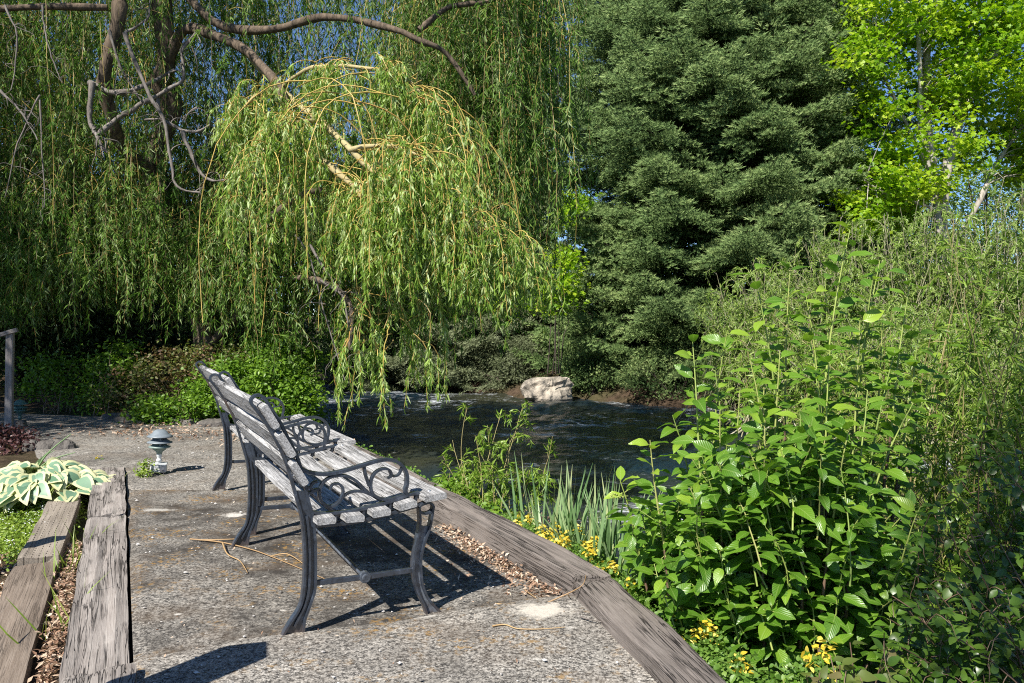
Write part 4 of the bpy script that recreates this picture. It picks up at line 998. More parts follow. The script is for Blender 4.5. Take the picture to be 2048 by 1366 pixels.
far_tree(690, 330, 23, 330, "dark evergreen directly behind the sunlit willow bough", M['dark'], 5)
far_tree(1080, 300, 31, 260, "dark evergreen seen in the gap left of the big spruce", M['dark'], 6)
far_tree(1760, 330, 30, 420, "dark tree behind the lower left of the bright maple", M['dark'], 7, gz=.6)
far_tree(60, 520, 13.6, 300, "low dark thicket behind the handrail post at the left", M['dark'], 8, ncl=260, L=.10, group="dark bushes behind the far path")
far_tree(260, 540, 14.0, 300, "low dark bush in the shade behind the reddish bush", M['dark'], 9, ncl=260, L=.10, group="dark bushes behind the far path")
far_tree(470, 600, 15.2, 260, "low dark bush in the shade behind the far bench", M['dark'], 10, ncl=220, L=.10, group="dark bushes behind the far path")
far_tree(1980, 250, 27, 420, "pale green tree far behind the maple at the right edge", M['thicket'], 11, gz=.3, ncl=420, group=None)
far_tree(2500, 180, 24, 620, "green tree right of the maple, outside the photo", M['narrow'], 13, gz=.2, ncl=420, group=None)
far_tree(1800, 400, 26, 300, "olive tree far behind the maple trunk", M['narrow'], 12, gz=.3, ncl=300, group=None)
# unseen tree added at the left to shade the willow and the far path
bush("added_shade_tree", (-9.8, 6.6, -.1), [((-9.7, 7.2, 5.8), (2.1, 3.4, 2.2)), ((-8.2, 5.2, 5.4), (1.2, 1.7, 1.4))], 260, 46, .32, T_DIA, .16, .08, M['dark'], M['sbark'],
     "unseen leafy tree added left of the path to shade the willow", "tree", 40, .09, None, .2)
bush("added_shade_tree", (-.7, -2.3, -.1), [((-.55, -2.3, 6.6), (.85, .95, 2.3))], 105, 44, .22, T_DIA, .13, .07, M['dark'], M['sbark'],  # unseen tree added behind the camera for the shade it throws
     "unseen slender leafy tree added to shade the bushes at the lower right", "tree", 20, .05, None, .1)
# ---- low bushes in front of the bank
def gp(px, py, z=0.0): return gnd(px, py, z)
b = gp(330, 842); b[1] += .5
bush("low_bush", b, [(b + (-.25, .25, .42), (.75, .55, .42)), (b + (.35, .2, .62), (.55, .5, .36)), (b + (-.75, .2, .25), (.45, .4, .28))], 210, 46, .085, T_OV, .045, .028, M['bush_red'], M['stem_brown'],
     "reddish twiggy low bush across the far path behind the garden light", "bush", 60, .007)
b = gp(345, 848); b[1] += .25
bush("low_bush", b, [(b + (.0, .0, .15), (.6, .3, .16)), (b + (.5, .1, .22), (.45, .35, .24))], 130, 46, .07, T_OV, .045, .030, M['bush'], M['stem_brown'],
     "bright green leafy low bush along the edge of the far path", "bush", 30, .006)
b = gp(500, 862); b[1] += .9
bush("low_bush", b, [(b + (-.2, .3, .4), (.6, .55, .45)), (b + (.15, .1, .15), (.4, .5, .32)), (b + (-.6, .2, .32), (.5, .4, .38)), (b + (-.2, .9, .7), (.5, .4, .35))], 330, 46, .085, T_OV, .055, .034, M['bush'], M['stem_brown'],
     "bright green bush on the bank directly behind the far bench", "bush", 40, .007)
b = gp(190, 835); b[1] += .3
bush("low_bush", b, [(b + (0, .2, .5), (.35, .3, .45)), (b + (-.2, .1, .2), (.25, .2, .18))], 70, 34, .09, T_OV, .05, .03, M['bush'], M['stem_brown'],
     "sparse low green bush left of the reddish bush", "bush", 16, .006)
b = gp(60, 832); b[1] += .6
bush("low_bush", b, [(b + (-.1, .2, .45), (.5, .3, .35))], 46, 34, .09, T_OV, .055, .035, M['bush'], M['stem_brown'],
     "small green bush behind the dark garden light", "bush", 14, .006)
for px, wd_, Y, mt, lab in ((1010, .9, 21.6, 'spruce_grey', "grey green drooping clump over the far bank behind the pale boulder"), (900, 1.1, 22.8, 'spruce_grey', "grey green low clump at the far waterline under the sunlit bough"), (790, 1.2, 23.8, 'spruce_grey', "grey green low clump at the far waterline behind the dangling strands"),
                             (680, 1.3, 25, 'dark', "dark low clump at the far waterline beside the far bench"), (1190, .8, 19.6, 'spruce', "dark low spruce skirt touching the water right of the pale boulder"), (1360, 1.5, 17.9, 'spruce', "spruce skirt hanging over the water in the middle of the big spruce"), (1520, 1.2, 16.6, 'dark', "dark low bush at the waterline behind the left stems of the leafy shrub")):
    x = (px - 1024) / F * Y; b = np.array([x, max(Y, float(yfar(np.array(x))) + .5), -.55])
    bush("bank_bush", b, [(b + (0, 0, .55), (wd_, .5, .5)), (b + (wd_ * .4, .2, .85), (wd_ * .7, .4, .5))], 90, 60, .15, T_TUFT, .09, .09, M[mt], M['sbark'], lab, "bush", 14, .02)
# ---- pale willow thicket on the far bank at the right
TH = [(1545, 610, 13.6, 330, 190, "pale thicket at the foot of the big spruce"), (1700, 560, 13.2, 300, 260, "pale green willow thicket below the bright maple"), (1860, 520, 12.8, 300, 300, "pale twiggy thicket with grey stems under the maple trunk"),
      (2010, 520, 12.4, 300, 330, "pale willow thicket at the right edge behind the narrow leaved willow"), (1620, 700, 12.6, 330, 180, "pale low thicket right of the spruce skirts near the water"), (1800, 720, 11.6, 340, 220, "pale low thicket behind the upright stems of the leafy shrub"), (2330, 600, 10.5, 520, 420, "pale thicket right of the maple, outside the photo"), (2000, 740, 11, 300, 240, "pale low thicket at the right edge above the water")]
for px, py, Y, wpx, hpx, lab in TH:
    c = at(px, py, Y); rx, rz = wpx / F * Y / 2, hpx / F * Y / 2
    b = np.array([c[0], c[1], max(-.6, float(terrain(np.array(c[0]), np.array(c[1]))))])
    t = thing("willow_thicket", b, lab, "thicket", "pale willow thickets on the far bank"); gl, gt = G(), G()
    n = 120; tip = ell(n, c, (rx, .7, rz), .1); tip[:, 2] = np.maximum(tip[:, 2], b[2] + .25)
    B = b + np.stack([rng.normal(0, rx * .45, n), rng.normal(0, .3, n), np.zeros(n)], 1); s = np.linspace(0, 1, 9)[None, :, None]
    Pm = B[:, None] * (1 - s) + tip[:, None] * s; Pm = Pm + np.cumsum(rng.normal(0, .015, Pm.shape), 1)
    gt.tubes(Pm, np.linspace(.012, .003, 9)[None], 4, val=rng.uniform(0, 1, n))
    k = 9 * n; p, tn = lerp_path(np.repeat(Pm, 9, 0), U(.25, 1, k)[:, None])
    P2 = strands(p[:, 0], tn[:, 0] + rng.normal(0, .6, (k, 3)) + (0, 0, .5), U(.25, .65, k), 6, 1.5, .2, .2)
    gt.tubes(P2, np.linspace(.004, .0015, 6)[None], 3, val=rng.uniform(0, 1, k)); strand_leaves(gl, P2, 26, .085, .018, T_DIA, spread=.7, down=0, along=.9)
    gl.build("leaves", M['thicket'], t); gt.build("stems", M['thstem'], t)

# ---- broad leaved shrub in the right foreground
def stem_leaves(g, P, nl, L0, L1, T, wr=.55, t0=.2, up0=-.1, up1=.55, curl=.22, val=None, jit=.018, petiole=None, vtop=0.0):
    """leaves set alternately along each stem, larger below and upright at the tip"""
    n = len(P); t = np.linspace(t0, .99, nl)[None] + rng.normal(0, .012, (n, nl)); t = np.clip(t, 0, .999)
    p, tn = lerp_path(P, t); an = (np.arange(nl)[None] * 2.4 + U(0, 6.28, n)[:, None]) + rng.normal(0, .3, (n, nl))
    A = nrm(np.cross(tn, np.array([.3, .2, 1.]))); Bv = np.cross(tn, A)
    out = A * np.cos(an)[..., None] + Bv * np.sin(an)[..., None]
    up = (up0 + (up1 - up0) * t)[..., None]
    D = nrm(out + np.array([0, 0, 1.]) * up + rng.normal(0, .18, out.shape))
    N = nrm(np.array([-.15, -.25, 1.]) + rng.normal(0, .28, out.shape) - D * .1)
    L = (L0 + (L1 - L0) * t ** 1.5) * U(.75, 1.2, t.shape)
    p = p.reshape(-1, 3); D = D.reshape(-1, 3); L = L.ravel(); pl = L * .16
    if petiole is not None:
        petiole.tubes(np.stack([p, p + D * pl[:, None] * .6, p + D * (pl * 1.15)[:, None]], 1), .0014, 3, val=rng.uniform(0, 1, len(p)))
    vv = np.clip(rng.beta(2, 2.4, len(p)) * .8 + vtop * t.ravel() ** 4 * rng.uniform(0, 1, len(p)), 0, 1)
    g.leaves(T, p + D * pl[:, None], D, N.reshape(-1, 3), L, L * wr * U(.85, 1.15, len(p)), val=vv, curl=curl * U(-.2, 2.2, len(p)), jit=jit)
def curve_stems(B, Tp, m=12, bow=.12, wob=.008):
    B = np.asarray(B, float); Tp = np.asarray(Tp, float); n = len(B); s = np.linspace(0, 1, m)[None, :, None]
    mid = (B + Tp) / 2 + np.stack([rng.normal(0, bow, n), rng.normal(0, bow, n), U(0, bow, n)], 1) * np.linalg.norm(Tp - B, axis=1)[:, None]
    P = B[:, None] * (1 - s) ** 2 + 2 * mid[:, None] * s * (1 - s) + Tp[:, None] * s ** 2
    return P + np.cumsum(rng.normal(0, wob, P.shape), 1) * (s * (1 - s) * 2)
sh = thing("leafy_shrub", (1.25, 3.45, -.35), "tall bright green shrub with broad oval leaves in the right foreground", "shrub")
gl, gs, gn = G(), G(), G()
TOPS = [(1385, 680, 3.25), (1507, 540, 3.5), (1700, 460, 3.4), (1822, 548, 3.5), (1612, 590, 3.65), (1560, 700, 3.3), (1455, 660, 3.6), (1765, 640, 3.7), (1660, 700, 3.2), (1880, 690, 3.7), (1300, 880, 3.2), (1240, 960, 3.35), (1345, 830, 3.5), (1440, 820, 3.1), (1735, 780, 3.1), (1600, 820, 3.05), (1830, 800, 3.3), (1430, 740, 3.4), (1545, 640, 3.6), (1650, 560, 3.6), (1745, 560, 3.6), (1790, 700, 3.4), (1480, 780, 3.2), (1640, 760, 3.35), (1700, 850, 3.0), (1530, 840, 3.0), (1385, 770, 3.35), (1580, 540, 3.7), (1720, 640, 3.55), (1760, 520, 3.7), (1620, 680, 3.3), (1500, 720, 3.25), (1840, 640, 3.6), (1420, 860, 3.2)]
tp = np.array([at(*p) for p in TOPS]); k = len(tp)
bx = np.interp([p[0] for p in TOPS], [1240, 1400, 1500, 1700, 1900], [1330, 1420, 1520, 1640, 1740])
B = np.array([at(x, 650, p[2]) for x, p in zip(bx, TOPS)]); B[:, 2] = -.55
P = curve_stems(B, tp, 14, .05, .006)
gs.tubes(P[:, :9], np.linspace(.0085, .0055, 9)[None], 6, mat=0, val=rng.uniform(0, 1, k)); gs.tubes(P[:, 8:], np.linspace(.0055, .002, 6)[None], 6, mat=1, val=rng.uniform(0, 1, k))
stem_leaves(gl, P, 46, .096, .086, T_OV, .54, .2, -.1, .45, jit=.026, petiole=gn, vtop=.55)
# lower filling branches
n = 300; q = []
while len(q) < n:
    px, py = U(1235, 1850), U(700, 1400)
    top = np.interp(px, [1230, 1300, 1390, 1500, 1600, 1700, 1800, 1860], [1000, 960, 900, 890, 850, 850, 930, 1040])
    lft = np.interp(py, [800, 960, 1100, 1200, 1290, 1366], [1330, 1240, 1260, 1310, 1400, 1465])
    if py < top or px < lft or (px > 1700 and rng.uniform() > .55 * (py < 1250)): continue
    q.append(at(px, py, U(2.85, 3.75)))
tp = np.array(q); B = tp + np.stack([-(tp[:, 0] - 1.2) * U(.15, .4, n), rng.normal(.1, .12, n), -U(.22, .42, n)], 1)
P = curve_stems(B, tp, 9, .10, .006)
gs.tubes(P, np.linspace(.004, .0016, 9)[None], 5, mat=1, val=rng.uniform(0, 1, n))
stem_leaves(gl, P, 15, .094, .064, T_OV, .56, .2, -.15, .4, jit=.026, petiole=gn, vtop=.35)
gs.build("stems", [M['stem_brown'], M['stem_green']], sh, smooth=True); gl.build("leaves", M['shrub'], sh, smooth=True); gn.build("petioles", M['stem_green'], sh)
# small flower buds spray at its left tip
g = G(); c = at(1232, 992, 3.3)
for i in range(20):
    a = c + np.array([-.022 + .055 * i / 20, rng.normal(0, .006), .006 * i / 20 + rng.normal(0, .006)]); g.lathe([(0, -.004), (.0035, -.002), (.004, .001), (0, .004)], a, 6)
g.tube([c + (-.03, 0, -.003), c + (.05, 0, .0)], .0012, 4)
g.build("flower_buds", M['stem_green'], sh)
# ---- narrow leaved willows and canes behind it
def cane_clump(name, label, n, base, spread, tops, L, W, mleaf, mstem, cat="willow", nl=26, nsh=12, r=.005, group=None, shl=(.12, .34), bow=.05):
    base = np.asarray(base, float); t = thing(name, base, label, cat, group); gl, gs = G(), G()
    B = base + np.stack([rng.normal(0, spread[0], n), rng.normal(0, spread[1], n), np.full(n, -.05)], 1)
    P = curve_stems(B, tops, 12, bow, .008)
    gs.tubes(P, np.linspace(r, r * .3, 12)[None], 5, val=rng.uniform(0, 1, n))
    k = n * nsh; p, tn = lerp_path(np.repeat(P, nsh, 0), U(.25, .98, k)[:, None])
    P2 = strands(p[:, 0], tn[:, 0] * .9 + rng.normal(0, .55, (k, 3)) + (0, 0, .25), U(*shl, k), 7, 1.5, .15, .15)
    gs.tubes(P2, np.linspace(r * .35, r * .15, 7)[None], 3, val=rng.uniform(.3, 1, k))
    strand_leaves(gl, P2, nl, L, W, T_LANCE, spread=.75, down=.05, along=.8, curl=.2)
    gl.build("leaves", mleaf, t); gs.build("stems", mstem, t, smooth=True); return t
def tops_in(n, px, py, Y):
    return np.array([at(U(*px), U(*py), U(*Y)) for _ in range(n)])
cane_clump("narrow_leaf_willow", "thicket of slender tan canes with narrow leaves behind the broad leaved shrub", 46, (2.45, 5.6, -.75), (.55, .35), tops_in(46, (1480, 1800), (600, 900), (4.9, 6.3)), .062, .0085, M['narrow'], M['cane'], nl=20, nsh=13, r=.006)
cane_clump("narrow_leaf_willow", "dark narrow leaved willow with slanting stems at the right edge", 34, (2.35, 4.05, -.65), (.25, .3), np.concatenate([tops_in(20, (1880, 2120), (430, 760), (3.7, 4.6)), tops_in(14, (1850, 2060), (700, 1000), (3.6, 4.4))]), .075, .009, M['narrow'], M['cane'], nl=24, nsh=13, r=.007)
cane_clump("narrow_leaf_willow", "low canes and narrow leaves standing in the water right of the broad leaved shrub", 30, (2.9, 4.7, -.72), (.45, .4), tops_in(30, (1780, 2060), (720, 980), (4.2, 5.2)), .06, .008, M['narrow'], M['cane'], nl=14, nsh=9, r=.006)
# sapling willow between bench and irises
tops = np.array([at(*p) for p in ((935, 815, 5.3), (1045, 815, 5.4), (1000, 835, 5.4), (975, 850, 5.2), (1105, 872, 5.2), (1095, 960, 5.0), (885, 910, 5.5), (905, 880, 5.5), (950, 870, 5.1), (1020, 880, 5.2), (930, 930, 5.2), (1060, 940, 5.1), (985, 930, 5.0), (960, 905, 5.5), (1015, 930, 5.5), (900, 945, 5.3))])
cane_clump("willow_sapling", "small feathery willow sapling growing between the bench and the yellow flowers", 16, (-.13, 5.05, -.28), (.12, .12), tops, 0.052, .0085, M['narrow'], M['cane'], nl=24, nsh=9, r=.0045, shl=(.08, .22), bow=.08)
# ---- small leaved roses at the lower right, in shade
def rose(name, label, n, base, spread, tops, L, mleaf, mstem, nl=16, nsh=7, r=.004, wr=.62, group=None, shl=(.08, .22)):
    base = np.asarray(base, float); t = thing(name, base, label, "bush", group); gl, gs = G(), G()
    B = base + np.stack([rng.normal(0, spread, n), rng.normal(0, spread, n), np.full(n, -.05)], 1); P = curve_stems(B, tops, 12, .12, .01)
    gs.tubes(P, np.linspace(r, r * .4, 12)[None], 5, val=rng.uniform(0, 1, n))
    stem_leaves(gl, P, nl, L, L * .8, T_OV, wr, .3, -.1, .4, curl=.3)
    k = n * nsh; p, tn = lerp_path(np.repeat(P, nsh, 0), U(.3, .98, k)[:, None])
    P2 = strands(p[:, 0], tn[:, 0] * .5 + rng.normal(0, .7, (k, 3)) + (0, 0, .3), U(*shl, k), 7, 1.3, .2, .3)
    gs.tubes(P2, np.linspace(r * .4, r * .2, 7)[None], 4, val=rng.uniform(.3, 1, k)); stem_leaves(gl, P2, 8, L, L * .75, T_OV, wr, .2, -.1, .4, curl=.35, vtop=.3)
    gl.build("leaves", mleaf, t, smooth=True); gs.build("stems", mstem, t, smooth=True); return t
rose("rose_bush", "shaded small leaved bush filling the lower right corner", 34, (1.9, 2.75, -.45), .22, tops_in(34, (1760, 2080), (1020, 1400), (2.2, 3.0)), .042, M['rose'], M['stem_brown'])
rose("rose_bush", "shaded loose bush with small leaves at the right edge below the narrow leaved willow", 26, (2.15, 3.2, -.45), .22, tops_in(26, (1860, 2090), (820, 1100), (2.7, 3.4)), .042, M['rose'], M['stem_brown'])
rose("rose_bush", "low yellow tinged young shoots at the bottom of the photo right of the timber", 7, (.95, 2.25, -.5), .05, np.array([at(*p) for p in ((1700, 1285, 2.2), (1680, 1330, 2.15), (1735, 1330, 2.25), (1640, 1345, 2.2), (1720, 1355, 2.1), (1770, 1300, 2.3), (1660, 1310, 2.3))]), .05, M['bush_red'], M['stem_brown'], nl=8, nsh=2)
# ---- irises, corydalis, undergrowth along the timber
def blades(g, base, n, spread, Lr, W, lean=.35, val=None, T=T_BLADE, curl=(.0, .35)):
    b = np.asarray(base) + np.stack([rng.normal(0, spread[0], n), rng.normal(0, spread[1], n), np.zeros(n)], 1)
    D = nrm(np.stack([rng.normal(0, lean, n), rng.normal(0, lean, n), np.ones(n)], 1)); N = nrm(np.stack([rng.normal(0, 1, n), rng.normal(-.6, .8, n), np.full(n, .15)], 1))
    g.leaves(T, b, D, N, U(*Lr, n), W, val=val, curl=U(*curl, n))
for i, (px, py, Y, n, lab) in enumerate(((1150, 1150, 4.35, 60, "tall iris clump with grey green blades left of the broad leaved shrub"), (1215, 1175, 4.1, 56, "iris clump half hidden by the left tips of the broad leaved shrub"), (1095, 1120, 4.6, 16, "thin sparse iris blades behind the yellow flowers"))):
    b = at(px, py, Y); b[2] = -.27
    t = thing("iris_clump", b, lab, "iris", "irises on the river bank"); g = G(); blades(g, b, n, (.09, .10), (.38, .70), .019, .25, curl=(0, .3)); g.build("leaf_blade", M['iris'], t)
def corydalis(base, r, nfl, label, name="yellow_corydalis", group="yellow flowering corydalis"):
    base = np.asarray(base, float); t = thing(name, base, label, "flower", group); gl, gf = G(), G()
    C = ell(int(60 * r / .15), base + (0, 0, r * .45), (r, r, r * .55), .3); C[:, 2] = np.maximum(C[:, 2], base[2] + .02)
    cluster_leaves(gl, C, 22, .030, T_OV, .018, .014, up=.9)
    for _ in range(nfl):
        c = base + np.array([rng.normal(0, r * .5), rng.normal(0, r * .5), r * 1.05 + rng.normal(0, .02)])
        m_ = 13; p = c + np.stack([rng.normal(0, .010, m_), rng.normal(0, .010, m_), np.linspace(-.022, .026, m_)], 1)
        gf.leaves(T_LANCE, p, rdir(m_) * (1, 1, .4) + (0, -.25, -.15), rdir(m_) + (0, 0, .7), .026, .013)
        gl.tubes(np.stack([base + (rng.normal(0, .02), 0, 0), c])[None], .0012, 3)
    gl.build("foliage", M['cory'], t); gf.build("blossom", M['yellow'], t)
CR = [(1095, 1095, 4.15, .13, 12, "fullest yellow flower clump beside the long riverside timber"), (1150, 1112, 3.95, .11, 11, "yellow flower clump in front of the iris blades"), (1045, 1066, 4.45, .12, 5, "yellow flowers left of the fullest clump along the timber"), (1010, 1052, 4.7, .11, 2, "sparse yellow flowers near the willow sapling"),
      (1205, 1160, 3.6, .08, 5, "small yellow flowers at the joint of the two riverside timbers"), (1250, 1185, 3.45, .08, 4, "small yellow flower tuft below the left tips of the leafy shrub"), (1385, 1285, 2.95, .07, 6, "yellow flowers under the leafy shrub beside the nearest timber"), (1350, 1250, 3.1, .06, 2, "tiny yellow flowers half shaded beside the nearest timber"), (1440, 1340, 2.72, .06, 3, "yellow flowers at the bottom beside the nearest timber"), (1615, 1362, 2.35, .06, 4, "orange yellow flowers at the bottom edge under the leafy shrub")]
for px, py, Y, r, nf, lab in CR:
    c = at(px, py, Y); corydalis((c[0] + .03, c[1], c[2] - r * .9 + .035), r, nf, lab)
g = G(); n = 480; s_ = U(.19, .5, n); yy = U(2.2, 7.5, n)
C = np.stack([line(s_, yy), yy, np.interp(s_, [.2, .5, .9], [-.03, -.17, -.42]) + U(0, .07, n)], 1)
C[:, 0] = np.where(yy < 3.35, np.interp(yy, [1.2, 3.35], [.99, .47]) + (s_ - .2) * 1.1, C[:, 0])
cluster_leaves(g, C, 26, .04, T_OV, .026, .02, up=.9); tag(g.build("bank_ground_cover", M['cory']), "low green leafy ground cover along the river side of the timbers", "ground cover", kind="stuff")
b = np.array([line(.33, 5.35), 5.35, -.05])
bush("leafy_weed", b, [(b + (0, 0, .08), (.16, .16, .10)), (b + (.14, -.25, .02), (.14, .14, .08))], 50, 24, .04, T_OV, .04, .026, M['bush'], M['stem_green'], "bright green leafy weed at the corner of the bench front and the timber", "weed", 12, .002)
g = G()
t = thing("dry_seed_stalk", at(1075, 1060, 4.7), "dry brown branched seed heads behind the yellow flowers", "plant")
for i in range(14):
    a = at(1085 + rng.normal(0, 18), 1085, 4.6); e = at(1060 + i * 8 + rng.normal(0, 8), 1035 + rng.normal(0, 10), 4.65); g.tube(smooth_path([a, (a + e) / 2 + (0, 0, .02), e]), .002, 4)
    for _ in range(5): g.lathe([(0, -.006), (.006, 0), (0, .006)], e + rng.normal(0, .012, 3), 5)
g.build("seed_head", M['stem_brown'], t)
# ---- flower bed at the left
ht = thing("hosta", gnd(85, 985, -.15), "hosta with broad blue green leaves edged in cream in the flower bed", "plant")
gl = G(); gs = G(); n = 150
c0 = gnd(82, 1010, -.15)
an = U(0, 6.28, n); rad = np.sqrt(U(.02, 1, n)); hp = np.stack([c0[0] + np.cos(an) * rad * .50, c0[1] + np.sin(an) * rad * .46, c0[2] + .28 - .17 * rad ** 1.6 + rng.normal(0, .015, n)], 1)
out = np.stack([np.cos(an), np.sin(an), -.02 - .22 * rad], 1) + rng.normal(0, .25, (n, 3)); Nn = np.stack([.30 * np.cos(an), .30 * np.sin(an), np.ones(n)], 1) + rng.normal(0, .22, (n, 3)) + (0, -.5, 0)
L = U(.13, .21, n)
gl.leaves(T_HOSTA, hp - nrm(out) * (L * .35)[:, None], out, Nn, L, L * .66, curl=U(.1, .4, n), jit=.012)
s = np.linspace(0, 1, 5)[None, :, None]; B = np.tile(c0, (n, 1)) + rng.normal(0, .03, (n, 3)) * (1, 1, 0); Pm = B[:, None] * (1 - s) + (hp - nrm(out) * (L * .35)[:, None])[:, None] * s; gs.tubes(Pm, .004, 5, val=.4)
gl.build("leaf", M['hosta'], ht, smooth=True); gs.build("stalk", M['stem_green'], ht)
def cover(name, label, poly, n, L, mat, zf, nl=26, cr=.035, fl=0, kind="stuff", zb=-.16):
    g = G(); poly = np.array([gnd(px, py, zb + .02)[:2] for px, py in poly]); lo, hi = poly.min(0), poly.max(0); C = []
    while len(C) < n:
        p = rng.uniform(lo, hi); ins = False; j = len(poly) - 1
        for i in range(len(poly)):
            a, b_ = poly[i], poly[j]
            if (a[1] > p[1]) != (b_[1] > p[1]) and p[0] < (b_[0] - a[0]) * (p[1] - a[1]) / (b_[1] - a[1]) + a[0]: ins = not ins
            j = i
        if ins: C.append([p[0], p[1], zb + zf * (.5 + .5 * float(wav(p[0] * 3, p[1] * 3, 1.5, 2))) * rng.uniform(.3, 1.2)])
    C = np.array(C); cluster_leaves(g, C, nl, cr, T_OV, L, L * .6, up=.9, val=rng.uniform(.1, .9, len(C)))
    if fl:
        k = rng.choice(len(C), fl); m_ = 6; p = np.repeat(C[k] + (0, 0, .045), m_, 0) + rng.normal(0, .012, (fl * m_, 3)); g.leaves(T_DIA, p, rdir(len(p)) * (1, 1, .2), np.tile([0, -.4, 1.], (len(p), 1)), .008, .008, mat=1)
    return tag(g.build(name, [mat, M['white']]), label, "ground cover", kind=kind)
cover("bed_ground_cover", "yellow green low ground cover around the hosta", [(-120, 1010), (0, 1000), (170, 1000), (150, 1060), (110, 1110), (60, 1140), (0, 1110), (-120, 1090)], 620, .020, M['cover'], .06, fl=90)
cover("bed_ground_cover", "low ground cover with white flowers between the hosta and the far path", [(120, 1000), (200, 990), (226, 945), (222, 920), (130, 900), (70, 905), (60, 925)], 420, .020, M['cover'], .09, fl=60)
cover("bed_ground_cover", "sparse green ground cover between the hosta and the purple leaved patch", [(-160, 915), (0, 915), (62, 912), (50, 930), (0, 930), (-160, 960)], 160, .022, M['cover'], .07)
cover("heuchera_patch", "dark purple leaved ground cover at the foot of the handrail post", [(-160, 905), (0, 912), (52, 905), (78, 884), (60, 866), (30, 864), (-160, 858)], 260, .04, M['heuchera'], .16, nl=18, cr=.05, zb=-.06)
for px, py, nf, lab in ((165, 935, 3, "yellow flowers of the bed nearest the hosta"), (128, 920, 1, "single yellow flower head behind the hosta"), (198, 918, 2, "yellow flower head at the corner of the far path and the sleeper end")):
    c = gnd(px, py + 22, -.1); corydalis(c, .07, nf, lab, "bed_corydalis", "yellow flowers in the left bed")
g = G(); t = thing("daylily_leaf", gnd(70, 960, -.12), "long arching strap leaves with a dry tip behind the hosta", "plant")
for e in ((142, 868), (110, 900), (95, 905), (150, 905)):
    a = gnd(60 + rng.normal(0, 6), 960, -.12); q = at(e[0], e[1], a[1] + .1); P = smooth_path([a, a * .6 + q * .4 + (0, 0, .06), q], 5); g.tube(P, np.linspace(.009, .003, len(P)), 4)
g.build("leaf_blade", M['iris'], t)
b = gnd(287, 950)
bush("leafy_weed", b, [(b + (0, 0, .05), (.06, .05, .05)), (b + (.02, 0, .1), (.03, .03, .03))], 16, 16, .02, T_OV, .022, .014, M['cover'], M['stem_green'], "tuft of small weeds between the sleeper end and the metal light box", "weed", 6, .0015)
# grass blades in the gap between the two rows of sleepers
for px, py, n, lab in ((150, 1130, 12, "grass tuft between the incised timber and the long grey sleeper"), (118, 1260, 11, "long grass blades in the gap beside the brown timber"), (140, 1150, 8, "short grass tuft near the end of the brown timber")):
    b = gnd(px, py, -.12); t = thing("grass_tuft", b, lab, "grass tuft", "grass between the sleepers"); g = G(); blades(g, b, n, (.02, .10), (.10, .30), .006, .35, curl=(0, .5)); g.build("leaf_blade", M['grass'], t)
# ---- litter and twigs
def litter(name, label, pts, n, sz, zfun, ext=None):
    g = G(); P = pts(n); k = len(P); P[:, 2] = zfun(P)
    g.leaves(T_DIA, P, rdir(k) * (1, 1, .35), rdir(k) * .55 + (0, 0, 1.), sz * U(.5, 1.5, k), sz * .5 * U(.5, 1.3, k), curl=U(-.3, .5, k))
    return tag(g.build(name, M['litter']), label, "leaf litter", kind="stuff")
def lp(n):
    t = rng.beta(1.5, 1.3, n); y = 4.55 - 1.22 * t; wd_ = .035 + .085 * np.sin(np.clip(t, 0, 1) * 2.6); s = -.02 - np.abs(rng.normal(0, 1, n)) * wd_
    return np.stack([line(s, y), y, 0 * y], 1)
litter("leaf_litter", "dry brown leaves heaped against the long riverside timber", lp, 1500, .023, lambda P: .006 + .03 * np.clip(1 - np.abs(sdist(P[:, 0], P[:, 1])) / .12, 0, 1) * rng.uniform(0, 1, len(P)))
def lp2(n):
    y = U(2.3, 4.6, n); s = -1.93 + rng.normal(0, .022, n); return np.stack([line(s, y), y, 0 * y], 1)
litter("gap_litter", "reddish dry leaves in the gap between the sleepers", lp2, 1800, .026, lambda P: -.13 + rng.uniform(0, .05, len(P)))
def lp3(n):
    px, py = U(-100, 70, n), U(1090, 1340, n); Y = F * 1.33 / (py - HY); return np.stack([(px - 1024) / F * Y, Y, 0 * Y], 1)
litter("bed_litter", "dark bark chips and dry leaves on the soil of the bed", lp3, 1500, .035, lambda P: terrain(P[:, 0], P[:, 1]) + rng.uniform(0, .02, len(P)))
def lp4(n):
    c = np.array([gnd(x, y)[:2] for x, y in ((265, 868), (330, 862), (430, 868), (250, 855), (445, 880))])[rng.integers(0, 5, n)]; return np.concatenate([c + rng.normal(0, 1, (n, 2)) * (.45, .16), np.zeros((n, 1))], 1)
litter("path_litter", "dry needles and leaf litter scattered over the far path", lp4, 800, .04, lambda P: .012 + rng.uniform(0, .012, len(P)))
def lp5(n):
    y = U(2.2, 7.2, n); s = U(-1.6, -.06, n); return np.stack([line(s, y), y, 0 * y], 1)
litter("scattered_litter", "few small dry leaf bits scattered on the slabs", lp5, 260, .014, lambda P: .026 + 0 * P[:, 0])
g = G(); n = 900; y = U(2.2, 8.5, n); s_ = U(-1.62, -.03, n); r_ = U(.0025, .008, n) * rng.choice([.6, .8, 1.3], n)
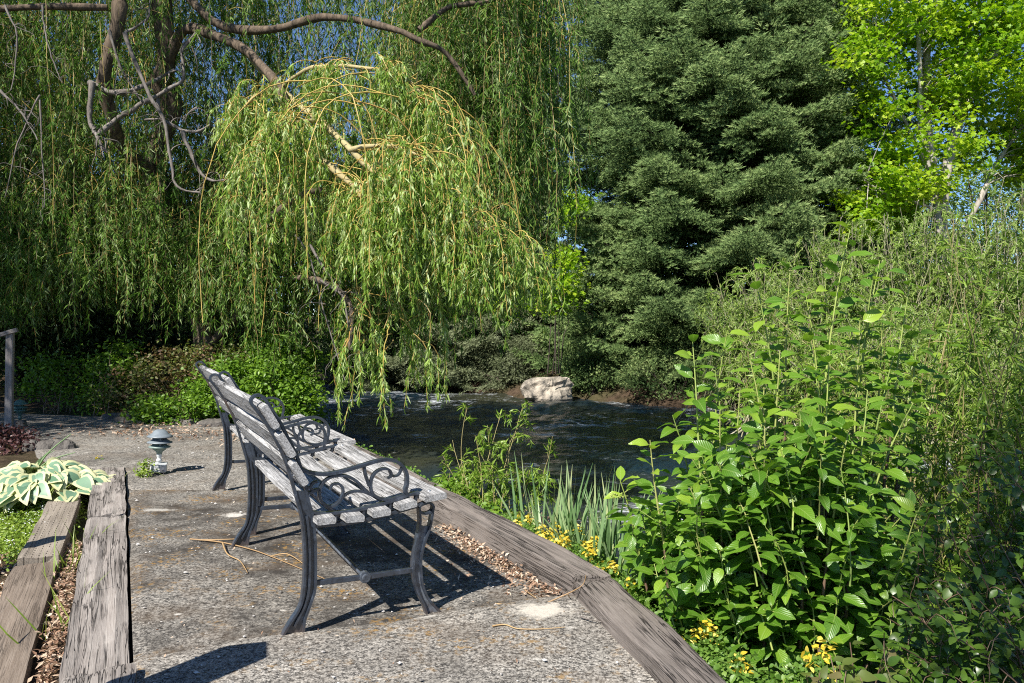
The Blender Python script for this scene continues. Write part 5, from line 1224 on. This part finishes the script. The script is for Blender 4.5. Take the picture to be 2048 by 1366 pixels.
oc = np.array([(1, 0, 0), (0, 1, 0), (-1, 0, 0), (0, -1, 0), (0, 0, .7), (0, 0, -.4)], float); of = np.array([(0, 1, 4), (1, 2, 4), (2, 3, 4), (3, 0, 4), (1, 0, 5), (2, 1, 5), (3, 2, 5), (0, 3, 5)])
cc = np.stack([line(s_, y), y, np.where(y < 2.75, .030, .010)], 1); vv = cc[:, None] + oc[None] * U(.6, 1.3, (n, 6, 1)) * r_[:, None, None]
g.add(vv.reshape(-1, 3), None, (np.arange(n)[:, None, None] * 6 + of[None]).reshape(-1, 3), val=np.repeat(rng.uniform(0, 1, n), 6))
tag(g.build("grit", twig_mat("grit_stone", [(.12, .11, .10), (.34, .32, .30), (.62, .60, .57)])), "scattered grit and tiny stones on the concrete", "grit", kind="stuff")
def twig(label, pts, r, mat=M['twig_dry'], z=.012, sub=()):
    b = gnd(*pts[0]); t = thing("fallen_twig", b, label, "twig", "twigs lying on the slabs"); g = G()
    for q in (pts,) + tuple(sub):
        P = smooth_path(np.array([gnd(p[0], p[1], z if len(p) < 3 else p[2]) for p in q]), 5); g.tube(P, np.linspace(r, r * .35, len(P)), 5, val=U(.3, 1))
    g.build("stick", mat, t, smooth=True)
twig("long forked tan twig lying behind the nearest bench leg", [(380, 1078), (440, 1084), (500, 1098), (548, 1115), (620, 1145), (655, 1160)], .0045, sub=([(445, 1085, .02), (455, 1108, .02), (480, 1122), (495, 1145)], [(540, 1113), (575, 1108, .02), (610, 1130, .02)], [(400, 1080), (470, 1078), (520, 1072)]))
twig("thin curved twig on the nearest slab below the pale mortar patch", [(985, 1252), (1010, 1249), (1035, 1257), (1080, 1258), (1130, 1254)], .0035, z=.03)
twig("forked brown twig leaning on the joint of the riverside timbers", [(1095, 1205, .02), (1140, 1185, .06), (1165, 1170, .10), (1172, 1150, .12)], .0035, sub=([(1135, 1188, .05), (1140, 1196, .02)],))
twig("thin dry twigs lying where the bench slab meets the near slab", [(990, 1207), (1030, 1210), (1075, 1203), (1120, 1195)], .003, sub=([(1050, 1180), (1080, 1202)], [(1000, 1222), (1030, 1212)]))
twig("small pale bent stick at the jagged right edge of the near slab", [(1160, 1233, .035), (1185, 1240, .035), (1215, 1246, .03)], .004, M['wpale'])
